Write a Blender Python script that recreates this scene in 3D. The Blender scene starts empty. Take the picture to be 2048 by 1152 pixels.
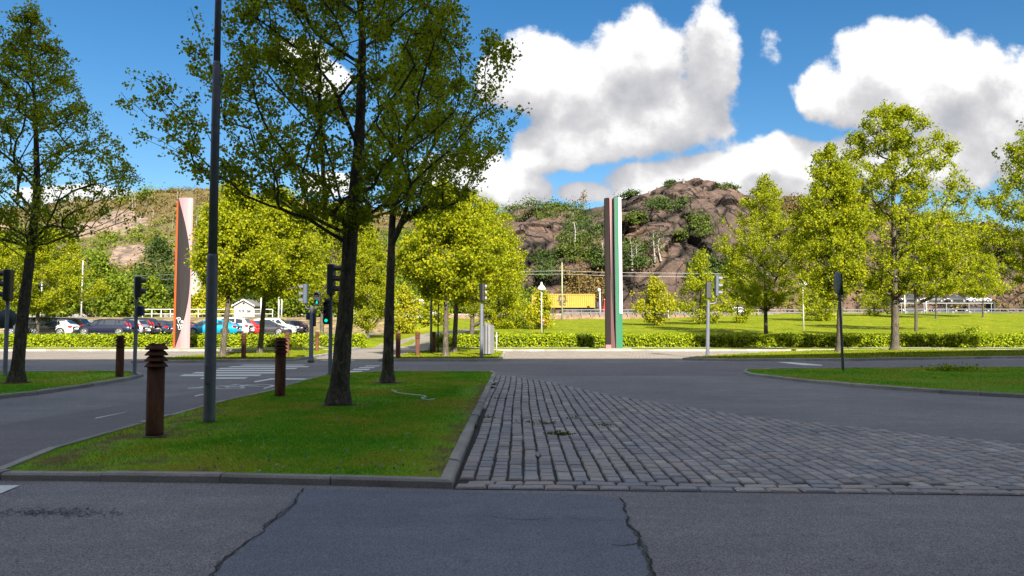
import bpy, bmesh, math, random
import numpy as np
from mathutils import Vector, Matrix, noise

S = bpy.context.scene
C = S.collection
R = math.radians
rnd = random.Random(7)

# ---------------------------------------------------------------- camera
CAM_H = 1.6
LENS_PX = 1479.0                      # focal length in photo pixels (2048 wide), a 26 mm phone lens
PITCH = math.atan((657 - 576) / LENS_PX)
cam_d = bpy.data.cameras.new('camera')
cam_d.lens = 26.0
cam_d.sensor_width = 36.0
cam_d.clip_start = 0.1
cam_d.clip_end = 3000
cam = bpy.data.objects.new('camera', cam_d)
C.objects.link(cam)
cam.location = (0, 0, CAM_H)
cam.rotation_euler = (math.pi / 2 + PITCH, 0, 0)
S.camera = cam

# ---------------------------------------------------------------- light and exposure
SUN_EL = R(31)
SHADOW_HEADING = Vector((-0.29, 0.957, 0)).normalized()
sun_dir = (-SHADOW_HEADING * math.cos(SUN_EL) + Vector((0, 0, math.sin(SUN_EL)))).normalized()
sl = bpy.data.lights.new('sun', 'SUN')
sl.energy = 4.7
sl.angle = R(0.5)
sl.color = (1.0, 0.93, 0.82)
sun = bpy.data.objects.new('sun', sl)
C.objects.link(sun)
sun.rotation_euler = (-sun_dir).to_track_quat('-Z', 'Y').to_euler()

S.view_settings.view_transform = 'Standard'
S.view_settings.look = 'None'
S.view_settings.gamma = 1
S.view_settings.use_curve_mapping = False
EXPOSURE = 1.72
S.view_settings.exposure = EXPOSURE
S.cycles.max_bounces = 6
S.cycles.diffuse_bounces = 3
S.cycles.transmission_bounces = 4
S.cycles.glossy_bounces = 3
S.cycles.transparent_max_bounces = 8


def pix_ray(u, v):
    a, b = (u - 1024) / LENS_PX, (576 - v) / LENS_PX
    return Vector((a, math.cos(PITCH) - b * math.sin(PITCH), math.sin(PITCH) + b * math.cos(PITCH)))


def G(u, v, z=0.0):
    """point of the level z seen at photo pixel (u, v)"""
    r = pix_ray(u, v)
    t = (z - CAM_H) / r.z
    return Vector((r.x * t, r.y * t, z))


def P(u, v, d):
    """point at distance d along +Y seen at photo pixel (u, v)"""
    r = pix_ray(u, v)
    t = d / r.y
    return Vector((r.x * t, d, CAM_H + r.z * t))


class NT:
    """small node-tree helper"""
    def __init__(self, tree):
        self.t = tree

    def n(self, kind, **kw):
        nd = self.t.nodes.new(kind)
        for k, v in kw.items():
            if k.startswith('i_'):
                key = k[2:]
                key = int(key) if key.isdigit() else key.replace('_', ' ')
                nd.inputs[key].default_value = v
            else:
                setattr(nd, k, v)
        return nd

    def l(self, a, b):
        self.t.links.new(a, b)

    def m(self, op, a, b=None, c=None, clamp=False):
        nd = self.t.nodes.new('ShaderNodeMath')
        nd.operation = op
        nd.use_clamp = clamp
        for i, x in enumerate((a, b, c)):
            if x is None:
                continue
            if isinstance(x, (int, float)):
                nd.inputs[i].default_value = x
            else:
                self.l(x, nd.inputs[i])
        return nd.outputs[0]

    def vm(self, op, a, b=None):
        nd = self.t.nodes.new('ShaderNodeVectorMath')
        nd.operation = op
        for i, x in enumerate((a, b)):
            if x is None:
                continue
            if isinstance(x, (tuple, list, Vector)):
                nd.inputs[i].default_value = x
            else:
                self.l(x, nd.inputs[i])
        return nd.outputs['Value'] if op in ('DOT_PRODUCT', 'LENGTH') else nd.outputs[0]

    def mix(self, fac, a, b, blend='MIX'):
        nd = self.t.nodes.new('ShaderNodeMix')
        nd.data_type = 'RGBA'
        nd.blend_type = blend
        nd.clamp_factor = True
        for s, x in ((nd.inputs[0], fac), (nd.inputs[6], a), (nd.inputs[7], b)):
            if isinstance(x, (int, float)):
                s.default_value = x
            elif isinstance(x, tuple):
                s.default_value = x if len(x) == 4 else (*x, 1)
            else:
                self.l(x, s)
        return nd.outputs[2]

    def noise(self, vec, scale, detail=4, rough=0.55, dist=0.0):
        nd = self.n('ShaderNodeTexNoise')
        nd.inputs['Scale'].default_value = scale
        nd.inputs['Detail'].default_value = detail
        nd.inputs['Roughness'].default_value = rough
        nd.inputs['Distortion'].default_value = dist
        if vec is not None:
            self.l(vec, nd.inputs['Vector'])
        return nd.outputs['Fac']

    def ramp(self, fac, stops, interp='LINEAR'):
        nd = self.n('ShaderNodeValToRGB')
        cr = nd.color_ramp
        cr.interpolation = interp
        while len(cr.elements) < len(stops):
            cr.elements.new(0.5)
        for e, (p, c) in zip(cr.elements, stops):
            e.position = p
            e.color = c if len(c) == 4 else (*c, 1)
        self.l(fac, nd.inputs[0])
        return nd.outputs[0]

    def smooth(self, x, a, b):
        nd = self.n('ShaderNodeMapRange')
        nd.interpolation_type = 'SMOOTHSTEP'
        nd.inputs[1].default_value = a
        nd.inputs[2].default_value = b
        self.l(x, nd.inputs[0])
        return nd.outputs[0]


# ---------------------------------------------------------------- sky with cumulus clouds
world = bpy.data.worlds.new('World')
S.world = world
world.use_nodes = True
world.node_tree.nodes.clear()


def cloud_group():
    g = bpy.data.node_groups.new('cloud_density', 'ShaderNodeTree')
    g.interface.new_socket('Vector', in_out='INPUT', socket_type='NodeSocketVector')
    g.interface.new_socket('Density', in_out='OUTPUT', socket_type='NodeSocketFloat')
    T = NT(g)
    gi = T.n('NodeGroupInput')
    go = T.n('NodeGroupOutput')
    v = gi.outputs[0]
    blobs = [  # photo pixel of the centre, half sizes in pixels
        (1080, 150, 110, 95), (1005, 165, 60, 62), (1290, 120, 125, 118), (1420, 110, 72, 118), (1180, 190, 150, 120),
        (1330, 220, 150, 105), (1150, 285, 125, 62), (1075, 318, 56, 38), (1250, 268, 140, 52),
        (1800, 130, 150, 90), (1690, 185, 105, 75), (1930, 150, 115, 95), (2040, 190, 75, 105), (1830, 215, 210, 62),
        (1960, 250, 160, 65), (2160, 180, 120, 110),
        (1185, 385, 70, 26), (1270, 370, 90, 48), (1400, 352, 130, 50), (1555, 320, 105, 60), (1640, 330, 120, 55), (1760, 320, 140, 60),
        (1900, 315, 130, 70), (2050, 310, 130, 60), (1480, 385, 300, 40),
        (1020, 375, 90, 52), (930, 350, 120, 60), (660, 368, 70, 24),
        (600, 110, 62, 48), (650, 160, 60, 40), (140, 388, 130, 22),
    ]
    n1 = T.noise(v, 4.0, 3, 0.5)
    n2 = T.noise(v, 19.0, 6, 0.64)
    vor = T.n('ShaderNodeTexVoronoi', feature='SMOOTH_F1')
    vor.inputs['Scale'].default_value = 17.0
    vor.inputs['Smoothness'].default_value = 0.4
    vor.inputs['Detail'].default_value = 1.0
    T.l(v, vor.inputs['Vector'])
    acc = None
    for (cx, cy, rx, ry) in blobs:
        r = pix_ray(cx, cy)
        c = (r.x / r.y, r.z / r.y, 0)
        q = T.vm('MULTIPLY', T.vm('SUBTRACT', v, c), (LENS_PX / rx, LENS_PX / ry, 0))
        d = T.m('SUBTRACT', 1.0, T.vm('DOT_PRODUCT', q, q))
        acc = d if acc is None else T.m('SMOOTH_MAX', acc, d, 0.35)
    # thin wisp between the two big clouds
    r = pix_ray(1545, 105)
    q = T.vm('MULTIPLY', T.vm('SUBTRACT', v, (r.x / r.y, r.z / r.y, 0)), (LENS_PX / 38, LENS_PX / 62, 0))
    d = T.m('MULTIPLY', T.m('SUBTRACT', 0.45, T.vm('DOT_PRODUCT', q, q)), 0.45)
    acc = T.m('MAXIMUM', acc, d)
    acc = T.m('MINIMUM', acc, 1.6)
    a = T.m('ADD', acc, T.m('MULTIPLY', T.m('SUBTRACT', n1, 0.5), 1.1))
    a = T.m('ADD', a, T.m('MULTIPLY', T.m('SUBTRACT', n2, 0.5), 1.55))
    a = T.m('ADD', a, T.m('MULTIPLY', T.m('SUBTRACT', 0.42, vor.outputs['Distance']), 0.6))
    a = T.m('ADD', a, 0.34)
    T.l(a, go.inputs[0])
    return g


def build_world():
    T = NT(world.node_tree)
    sky = T.n('ShaderNodeTexSky', sky_type='NISHITA')
    sky.sun_disc = False
    sky.sun_elevation = SUN_EL
    sky.sun_rotation = math.atan2(sun_dir.x, sun_dir.y)
    sky.air_density = 1.0
    sky.dust_density = 0.3
    sky.ozone_density = 2.0
    hsv = T.n('ShaderNodeHueSaturation')
    hsv.inputs['Saturation'].default_value = 1.36
    hsv.inputs['Value'].default_value = 0.78
    T.l(sky.outputs[0], hsv.inputs['Color'])
    bg = T.n('ShaderNodeBackground')
    bg.inputs[1].default_value = 0.055
    T.l(hsv.outputs[0], bg.inputs[0])
    tc = T.n('ShaderNodeTexCoord')
    sep = T.n('ShaderNodeSeparateXYZ')
    T.l(tc.outputs['Generated'], sep.inputs[0])
    y = T.m('MAXIMUM', sep.outputs[1], 0.05)
    cmb = T.n('ShaderNodeCombineXYZ')
    T.l(T.m('DIVIDE', sep.outputs[0], y), cmb.inputs[0])
    T.l(T.m('DIVIDE', sep.outputs[2], y), cmb.inputs[1])
    grp = cloud_group()
    g1 = T.n('ShaderNodeGroup', node_tree=grp)
    T.l(cmb.outputs[0], g1.inputs[0])
    off = T.vm('ADD', cmb.outputs[0], (0.008, 0.055, 0))
    g2 = T.n('ShaderNodeGroup', node_tree=grp)
    T.l(off, g2.inputs[0])
    d1, d2 = g1.outputs[0], g2.outputs[0]
    front = T.smooth(sep.outputs[1], 0.12, 0.3)
    alpha = T.m('MULTIPLY', T.smooth(d1, 0.0, 0.48), front)
    # sunlit tops and sun-side shoulders, soft grey bodies and undersides
    fine = T.m('MULTIPLY', T.m('SUBTRACT', d1, d2), 0.56)
    big = T.noise(cmb.outputs[0], 4.2, 4, 0.55)
    lit = T.m('ADD', fine, T.m('MULTIPLY', T.m('SUBTRACT', big, 0.5), 1.8))
    depth = T.smooth(d1, 0.4, 2.2)
    lit = T.m('SUBTRACT', T.m('ADD', lit, 0.66), T.m('MULTIPLY', depth, 0.30), clamp=True)
    col = T.ramp(lit, [(0.0, (0.43, 0.45, 0.50)), (0.3, (0.56, 0.57, 0.61)), (0.6, (0.73, 0.72, 0.74)), (0.82, (0.97, 0.97, 0.97)), (1.0, (1.12, 1.12, 1.12))])
    # bright unseen clouds added overhead and behind the viewpoint to lift and whiten the shade
    on = T.noise(tc.outputs['Generated'], 3.2, 5, 0.55)
    high = T.smooth(sep.outputs[2], 0.46, 0.62)
    back = T.m('SUBTRACT', 1.0, T.smooth(sep.outputs[1], -0.05, 0.25))
    rest = T.m('MULTIPLY', T.smooth(on, 0.435, 0.55), T.m('MAXIMUM', high, back))
    alpha = T.m('MAXIMUM', alpha, rest)
    col = T.mix(rest, col, (1.26, 1.32, 1.42, 1))
    bgc = T.n('ShaderNodeBackground')
    bgc.inputs[1].default_value = 1.0 / 2 ** EXPOSURE
    T.l(col, bgc.inputs[0])
    mx = T.n('ShaderNodeMixShader')
    T.l(alpha, mx.inputs[0])
    T.l(bg.outputs[0], mx.inputs[1])
    T.l(bgc.outputs[0], mx.inputs[2])
    out = T.n('ShaderNodeOutputWorld')
    T.l(mx.outputs[0], out.inputs[0])


build_world()
world.cycles.sampling_method = 'MANUAL'
world.cycles.sample_map_resolution = 256


# ---------------------------------------------------------------- materials
def new_mat(name):
    m = bpy.data.materials.new(name)
    m.use_nodes = True
    m.node_tree.nodes.clear()
    T = NT(m.node_tree)
    out = T.n('ShaderNodeOutputMaterial')
    bs = T.n('ShaderNodeBsdfPrincipled')
    T.l(bs.outputs[0], out.inputs[0])
    tc = T.n('ShaderNodeTexCoord')
    return m, T, bs, tc.outputs['Object'], out


def setc(bs, T, c):
    if isinstance(c, tuple):
        bs.inputs['Base Color'].default_value = (*c, 1)
    else:
        T.l(c, bs.inputs['Base Color'])


def bump(T, bs, h, strength, dist):
    b = T.n('ShaderNodeBump')
    b.inputs['Strength'].default_value = strength
    b.inputs['Distance'].default_value = dist
    T.l(h, b.inputs['Height'])
    T.l(b.outputs[0], bs.inputs['Normal'])


def simple(name, col, rough=0.5, metal=0.0, var=0.12, scale=6.0, bstr=0.0, spec=0.5, streak=False):
    m, T, bs, v, _ = new_mat(name)
    if streak:                                      # rain marks running down
        mp = T.n('ShaderNodeMapping')
        mp.inputs['Scale'].default_value = (5, 5, 0.22)
        T.l(v, mp.inputs[0])
        v = mp.outputs[0]
    n = T.noise(v, scale, 5, 0.6)
    dark = tuple(c * (1 - var * 1.6) for c in col)
    light = tuple(min(1, c * (1 + var)) for c in col)
    setc(bs, T, T.ramp(n, [(0.3, dark), (0.7, light)]))
    bs.inputs['Roughness'].default_value = rough
    bs.inputs['Metallic'].default_value = metal
    bs.inputs['Specular IOR Level'].default_value = spec
    if bstr:
        bump(T, bs, T.noise(v, scale * 6, 5, 0.6), bstr, 0.01)
    return m


def asphalt(name, c0, c1, grain=0.7, stain=0.7):
    m, T, bs, v, _ = new_mat(name)
    big = T.noise(v, 0.35, 5, 0.6)
    mid = T.noise(v, 3.0, 6, 0.65)
    st = T.n('ShaderNodeMapping')
    st.inputs['Scale'].default_value = (0.25, 2.2, 1)
    T.l(v, st.inputs[0])
    streak = T.noise(st.outputs[0], 1.2, 5, 0.6)
    fine = T.noise(v, 160.0, 3, 0.8)
    vor = T.n('ShaderNodeTexVoronoi')
    vor.inputs['Scale'].default_value = 75.0
    T.l(v, vor.inputs['Vector'])
    spk = T.smooth(vor.outputs['Distance'], 0.1, 0.7)
    f = T.m('ADD', T.m('MULTIPLY', big, 0.5), T.m('MULTIPLY', mid, 0.3))
    f = T.m('ADD', f, T.m('MULTIPLY', streak, 0.35 * stain))
    base = T.ramp(f, [(0.40, c0), (0.70, c1)])
    coarse = T.m('ADD', T.m('MULTIPLY', T.noise(v, 42.0, 4, 0.75), 0.55), T.m('MULTIPLY', T.noise(v, 13.0, 4, 0.75), 0.45))
    gr = T.ramp(T.m('ADD', T.m('ADD', T.m('MULTIPLY', fine, 0.4), T.m('MULTIPLY', coarse, 0.3)), T.m('MULTIPLY', spk, 0.3)), [(0.3, (1 - grain,) * 3), (0.5, (1, 1, 1)), (0.72, (1 + grain * 1.3,) * 3)])
    col = T.mix(1.0, base, gr, 'MULTIPLY')
    setc(bs, T, col)
    bs.inputs['Roughness'].default_value = 0.8
    bs.inputs['Specular IOR Level'].default_value = 0.35
    bump(T, bs, T.m('ADD', fine, spk), 0.5, 0.006)
    return m


def grass_mat(blades=False, field=False):
    m, T, bs, v, _ = new_mat('grass_blade' if blades else 'meadow' if field else 'turf')
    ws = T.n('ShaderNodeNewGeometry').outputs['Position']
    a = T.noise(ws, 0.45, 4, 0.6)
    b = T.noise(ws, 5.0, 5, 0.7)
    c = T.noise(ws, 45.0, 3, 0.7)
    f = T.m('ADD', T.m('MULTIPLY', a, 0.75), T.m('MULTIPLY', b, 0.25))
    base = T.ramp(f, [(0.36, (0.115, 0.290, 0.022)), (0.50, (0.19, 0.315, 0.022)), (0.62, (0.205, 0.215, 0.014)), (0.74, (0.25, 0.205, 0.04))])
    if field:
        pt = T.noise(ws, 1.6, 5, 0.7)
        f = T.m('ADD', T.m('MULTIPLY', f, 0.6), T.m('MULTIPLY', pt, 0.4))
        base = T.ramp(f, [(0.38, (0.075, 0.125, 0.006)), (0.48, (0.135, 0.172, 0.008)), (0.56, (0.185, 0.195, 0.012)), (0.66, (0.26, 0.215, 0.04))])
    if blades:
        base = T.ramp(f, [(0.36, (0.105, 0.340, 0.026)), (0.48, (0.175, 0.385, 0.028)), (0.56, (0.36, 0.41, 0.05)), (0.66, (0.48, 0.40, 0.12))])
    at = T.n('ShaderNodeAttribute')                 # trodden edges of the lawn
    at.attribute_name = 'wear'
    wr = T.smooth(T.m('ADD', at.outputs['Fac'], T.m('MULTIPLY', T.m('SUBTRACT', T.noise(ws, 2.6, 6, 0.75), 0.5), 2.6)), 0.40, 1.05)
    base = T.mix(wr, base, (0.26, 0.22, 0.085, 1) if blades else (0.15, 0.115, 0.062, 1))
    col = T.mix(1.0, base, T.ramp(c, [(0.3, (0.55, 0.55, 0.55)), (0.7, (1.35, 1.35, 1.2))]), 'MULTIPLY')
    rpi = T.n('ShaderNodeNewGeometry').outputs['Random Per Island']
    col = T.mix(1.0, col, T.ramp(rpi, [(0, (0.75, 0.8, 0.7)), (1, (1.25, 1.2, 1.1))]), 'MULTIPLY')
    setc(bs, T, col)
    bs.inputs['Roughness'].default_value = 0.85
    bs.inputs['Specular IOR Level'].default_value = 0.05
    bump(T, bs, T.m('ADD', b, c), 0.6, 0.05)
    tr = T.n('ShaderNodeBsdfTranslucent')
    T.l(col, tr.inputs[0])
    mx = T.n('ShaderNodeMixShader')
    mx.inputs[0].default_value = 0.3
    T.l(bs.outputs[0], mx.inputs[1])
    T.l(tr.outputs[0], mx.inputs[2])
    if blades:
        T.l(mx.outputs[0], _.inputs[0])
    return m


def leaf_mat(name, stops, trans=0.35):
    """leaf tissue: the colour differs from leaf to leaf, light also passes through"""
    m = bpy.data.materials.new(name)
    m.use_nodes = True
    m.node_tree.nodes.clear()
    T = NT(m.node_tree)
    geo = T.n('ShaderNodeNewGeometry')
    col = T.ramp(geo.outputs['Random Per Island'], stops)
    bs = T.n('ShaderNodeBsdfPrincipled')
    bs.inputs['Roughness'].default_value = 0.55
    bs.inputs['Specular IOR Level'].default_value = 0.12
    T.l(col, bs.inputs['Base Color'])
    tr = T.n('ShaderNodeBsdfTranslucent')
    T.l(T.mix(1.0, col, (1.30, 1.55, 0.95, 1), 'MULTIPLY'), tr.inputs[0])
    mx = T.n('ShaderNodeMixShader')
    mx.inputs[0].default_value = trans
    T.l(bs.outputs[0], mx.inputs[1])
    T.l(tr.outputs[0], mx.inputs[2])
    out = T.n('ShaderNodeOutputMaterial')
    T.l(mx.outputs[0], out.inputs[0])
    return m


def bark_mat():
    m, T, bs, v, _ = new_mat('bark')
    st = T.n('ShaderNodeMapping')
    st.inputs['Scale'].default_value = (9, 9, 2.2)
    T.l(v, st.inputs[0])
    n = T.noise(st.outputs[0], 2.0, 6, 0.7, 0.6)
    big = T.noise(v, 2.5, 4, 0.6)
    lich = T.smooth(T.noise(v, 14.0, 5, 0.7), 0.56, 0.68)
    base = T.ramp(n, [(0.3, (0.025, 0.021, 0.018)), (0.55, (0.090, 0.078, 0.062)), (0.8, (0.21, 0.185, 0.145))])
    base = T.mix(T.m('MULTIPLY', lich, 0.5), base, (0.27, 0.26, 0.20, 1))
    base = T.mix(1.0, base, T.ramp(big, [(0.3, (0.7, 0.7, 0.7)), (0.7, (1.2, 1.15, 1.05))]), 'MULTIPLY')
    setc(bs, T, base)
    bs.inputs['Roughness'].default_value = 0.95
    bs.inputs['Specular IOR Level'].default_value = 0.15
    bump(T, bs, n, 1.0, 0.04)
    return m


def rust_mat():
    m, T, bs, v, _ = new_mat('rusty_steel')
    st = T.n('ShaderNodeMapping')
    st.inputs['Scale'].default_value = (6, 6, 1.2)
    T.l(v, st.inputs[0])
    n = T.noise(st.outputs[0], 1.6, 7, 0.7)
    f = T.noise(v, 60, 4, 0.7)
    base = T.ramp(T.m('ADD', T.m('MULTIPLY', n, 0.7), T.m('MULTIPLY', f, 0.3)), [(0.3, (0.026, 0.012, 0.008)), (0.5, (0.080, 0.031, 0.016)), (0.68, (0.185, 0.068, 0.030))])
    setc(bs, T, base)
    bs.inputs['Roughness'].default_value = 0.85
    bs.inputs['Specular IOR Level'].default_value = 0.3
    bump(T, bs, f, 0.4, 0.004)
    return m


def kerb_mat():
    m, T, bs, v, _ = new_mat('granite')
    n = T.noise(v, 1.2, 5, 0.65)
    f = T.noise(v, 90.0, 3, 0.8)
    rpi = T.n('ShaderNodeNewGeometry').outputs['Random Per Island']
    base = T.ramp(n, [(0.3, (0.20, 0.193, 0.184)), (0.7, (0.335, 0.322, 0.305))])
    col = T.mix(1.0, base, T.ramp(f, [(0.3, (0.55, 0.55, 0.55)), (0.7, (1.4, 1.38, 1.34))]), 'MULTIPLY')
    col = T.mix(1.0, col, T.ramp(rpi, [(0, (0.75, 0.75, 0.77)), (1, (1.2, 1.15, 1.1))]), 'MULTIPLY')
    setc(bs, T, col)
    bs.inputs['Roughness'].default_value = 0.85
    bump(T, bs, T.m('ADD', f, T.noise(v, 14, 4, 0.6)), 0.7, 0.015)
    return m


def sett_mat():
    m, T, bs, v, _ = new_mat('granite_setts')
    rpi = T.n('ShaderNodeNewGeometry').outputs['Random Per Island']
    base = T.ramp(rpi, [(0, (0.17, 0.164, 0.172)), (0.35, (0.255, 0.242, 0.250)), (0.6, (0.290, 0.250, 0.240)), (0.8, (0.210, 0.220, 0.255)), (1, (0.36, 0.33, 0.31))])
    n = T.noise(v, 1.0, 4, 0.6)
    f = T.noise(v, 70.0, 4, 0.75)
    col = T.mix(1.0, base, T.ramp(f, [(0.3, (0.62, 0.62, 0.62)), (0.7, (1.3, 1.28, 1.25))]), 'MULTIPLY')
    col = T.mix(1.0, col, T.ramp(n, [(0.3, (0.78, 0.80, 0.85)), (0.7, (1.18, 1.12, 1.05))]), 'MULTIPLY')
    setc(bs, T, col)
    bs.inputs['Roughness'].default_value = 0.7
    bump(T, bs, f, 0.6, 0.006)
    return m


def paver_mat():
    m, T, bs, v, _ = new_mat('concrete_pavers')
    br = T.n('ShaderNodeTexBrick')
    br.inputs['Scale'].default_value = 1.0
    br.inputs['Mortar Size'].default_value = 0.012
    br.inputs['Brick Width'].default_value = 0.21
    br.inputs['Row Height'].default_value = 0.6
    br.inputs['Color1'].default_value = (0.25, 0.212, 0.172, 1)
    br.inputs['Color2'].default_value = (0.205, 0.172, 0.142, 1)
    br.inputs['Mortar'].default_value = (0.12, 0.10, 0.085, 1)
    T.l(v, br.inputs['Vector'])
    n = T.noise(v, 0.8, 5, 0.6)
    setc(bs, T, T.mix(1.0, br.outputs[0], T.ramp(n, [(0.3, (0.85, 0.84, 0.82)), (0.7, (1.12, 1.1, 1.08))]), 'MULTIPLY'))
    bs.inputs['Roughness'].default_value = 0.85
    return m


def line_paint():
    m, T, bs, v, _ = new_mat('road_paint')
    n = T.noise(v, 22.0, 6, 0.75)
    setc(bs, T, T.ramp(n, [(0.30, (0.22, 0.22, 0.22)), (0.42, (0.52, 0.52, 0.51)), (0.6, (0.66, 0.66, 0.64))]))
    bs.inputs['Roughness'].default_value = 0.7
    return m


def joints(T, ws, tilt, scales, width):
    """natural joints of the rock: warped cell edges, 1 on the crack"""
    res = None
    wn = T.n('ShaderNodeTexNoise')
    wn.inputs['Scale'].default_value = 0.12
    wn.inputs['Detail'].default_value = 4
    T.l(ws, wn.inputs['Vector'])
    w = T.vm('MULTIPLY', T.vm('SUBTRACT', wn.outputs['Color'], (0.5, 0.5, 0.5)), (14, 10, 12))
    p = T.vm('ADD', ws, w)
    for (sx, sy, sz), amt in scales:
        mp = T.n('ShaderNodeMapping', vector_type='TEXTURE')
        mp.inputs['Rotation'].default_value = (0, tilt, 0)
        mp.inputs['Scale'].default_value = (1 / sx, 1 / sy, 1 / sz)
        T.l(p, mp.inputs[0])
        vo = T.n('ShaderNodeTexVoronoi', feature='DISTANCE_TO_EDGE')
        vo.inputs['Scale'].default_value = 1.0
        T.l(mp.outputs[0], vo.inputs['Vector'])
        e = T.m('MULTIPLY', T.m('SUBTRACT', 1.0, T.smooth(vo.outputs['Distance'], 0.0, width)), amt)
        res = e if res is None else T.m('MAXIMUM', res, e)
    return res


def rock_mat():
    m, T, bs, v, _ = new_mat('cliff_rock')
    ws = T.n('ShaderNodeNewGeometry').outputs['Position']
    a = T.noise(ws, 0.045, 5, 0.6, 0.4)
    b = T.noise(ws, 0.5, 7, 0.7)
    st = T.n('ShaderNodeMapping')
    st.inputs['Scale'].default_value = (1.0, 1.0, 0.12)
    T.l(ws, st.inputs[0])
    s = T.noise(st.outputs[0], 0.55, 5, 0.65)
    c = T.ramp(a, [(0.28, (0.070, 0.051, 0.043)), (0.48, (0.100, 0.069, 0.054)), (0.62, (0.140, 0.090, 0.065)), (0.75, (0.22, 0.142, 0.094))])
    c = T.mix(1.0, c, T.ramp(b, [(0.28, (0.55, 0.55, 0.56)), (0.7, (1.25, 1.23, 1.2))]), 'MULTIPLY')
    c = T.mix(T.m('MULTIPLY', T.smooth(s, 0.54, 0.70), 0.6), c, (0.035, 0.029, 0.028, 1))
    # near-black colour along the joints between the slabs
    at = T.n('ShaderNodeAttribute')
    at.attribute_name = 'joint'
    c = T.mix(at.outputs['Fac'], c, (0.014, 0.013, 0.010, 1))
    cr = joints(T, ws, R(40), [((.030, .035, .075), 1.0), ((.075, .075, .15), .38)], 0.03)
    c = T.mix(T.m('MULTIPLY', cr, 0.88), c, (0.012, 0.010, 0.009, 1))
    setc(bs, T, c)
    bs.inputs['Roughness'].default_value = 0.9
    bs.inputs['Specular IOR Level'].default_value = 0.2
    bump(T, bs, T.m('SUBTRACT', T.m('ADD', b, T.noise(ws, 2.2, 6, 0.7)), T.m('MULTIPLY', cr, 2.5)), 0.9, 0.5)
    return m


def hill_mat():
    m, T, bs, v, _ = new_mat('scrub_hill')
    ws = T.n('ShaderNodeNewGeometry').outputs['Position']
    a = T.noise(ws, 0.07, 6, 0.65, 0.5)
    b = T.noise(ws, 0.6, 6, 0.7)
    rock = T.ramp(b, [(0.3, (0.12, 0.080, 0.058)), (0.7, (0.26, 0.185, 0.135))])
    scrub = T.ramp(b, [(0.3, (0.050, 0.044, 0.014)), (0.7, (0.11, 0.085, 0.028))])
    at = T.n('ShaderNodeAttribute')
    at.attribute_name = 'joint'
    cr = joints(T, ws, R(-20), [((.09, .08, .16), .8), ((.25, .2, .4), .6)], 0.07)
    rock = T.mix(cr, rock, (0.035, 0.028, 0.018, 1))
    patch = T.smooth(T.m('ADD', at.outputs['Fac'], T.m('MULTIPLY', T.m('SUBTRACT', T.noise(ws, 0.35, 5, 0.7), 0.5), 1.6)), 0.42, 0.58)
    setc(bs, T, T.mix(patch, rock, scrub))
    bs.inputs['Roughness'].default_value = 0.95
    bump(T, bs, b, 0.8, 0.5)
    return m


M = {}
M['asphalt'] = asphalt('asphalt', (0.104, 0.098, 0.102), (0.176, 0.165, 0.170))
M['asphalt_lane'] = asphalt('purple_asphalt', (0.096, 0.086, 0.092), (0.148, 0.132, 0.138), 0.6)
M['asphalt_patch'] = asphalt('patched_asphalt', (0.086, 0.090, 0.116), (0.132, 0.138, 0.170), 0.55)
M['path'] = asphalt('path_gravel', (0.150, 0.130, 0.108), (0.225, 0.195, 0.163), 0.25)
M['grass'] = grass_mat()
M['blade'] = grass_mat(True)
M['field'] = grass_mat(False, True)
M['linden'] = leaf_mat('linden_leaf', [(0.0, (0.062, 0.098, 0.007)), (0.3, (0.218, 0.248, 0.008)), (0.7, (0.318, 0.320, 0.009)), (1.0, (0.41, 0.375, 0.011))], 0.50)  # darkest stop puts the shaded gaps of the crowns into the leaf colour
M['hedge'] = leaf_mat('hedge_leaf', [(0.0, (0.085, 0.135, 0.003)), (0.4, (0.180, 0.240, 0.004)), (0.8, (0.290, 0.335, 0.006)), (1.0, (0.37, 0.38, 0.010))], 0.3)
M['wood'] = leaf_mat('woodland_leaf', [(0.0, (0.055, 0.090, 0.006)), (0.4, (0.095, 0.140, 0.009)), (0.8, (0.150, 0.190, 0.012)), (1.0, (0.20, 0.215, 0.016))], 0.3)
M['pale_leaf'] = leaf_mat('sapling_leaf', [(0.0, (0.19, 0.20, 0.006)), (0.5, (0.27, 0.26, 0.008)), (1.0, (0.36, 0.33, 0.016))], 0.35)
M['darkwood'] = leaf_mat('evergreen_leaf', [(0.0, (0.022, 0.040, 0.010)), (0.5, (0.040, 0.068, 0.014)), (1.0, (0.070, 0.10, 0.018))], 0.2)
M['brownleaf'] = leaf_mat('budding_twig', [(0.0, (0.085, 0.055, 0.022)), (0.5, (0.15, 0.10, 0.035)), (1.0, (0.19, 0.15, 0.04))], 0.2)
M['bark'] = bark_mat()
M['birch'] = simple('birch_bark', (0.27, 0.25, 0.22), 0.8, var=0.35, scale=4)
M['rust'] = rust_mat()
M['granite'] = kerb_mat()
M['sett'] = sett_mat()
M['joint'] = simple('joint_soil_hedge_core', (0.022, 0.020, 0.016), 0.95, var=0.4, scale=20)
M['tar'] = simple('tar_and_grit', (0.052, 0.052, 0.056), 0.8, var=0.4, scale=30)
M['paver'] = paver_mat()
M['paint'] = line_paint()
M['rock'] = rock_mat()
M['hill'] = hill_mat()
M['steel'] = simple('galvanised_steel', (0.14, 0.145, 0.155), 0.5, 0.5, 0.15, 9)
M['grey_pole'] = simple('grey_pole_paint', (0.105, 0.112, 0.128), 0.55, 0.2, 0.12, 5)
M['dark_pole'] = simple('dark_pole_paint', (0.075, 0.08, 0.088), 0.5, 0.2, 0.12, 5)
M['lamp_grey'] = simple('lamp_pole_grey', (0.125, 0.132, 0.155), 0.5, 0.2, 0.12, 5)
M['black'] = simple('black_plastic', (0.018, 0.019, 0.02), 0.45, 0, 0.15, 8)
M['grey_plastic'] = simple('grey_plastic', (0.085, 0.080, 0.080), 0.5, 0, 0.1, 8)
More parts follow.
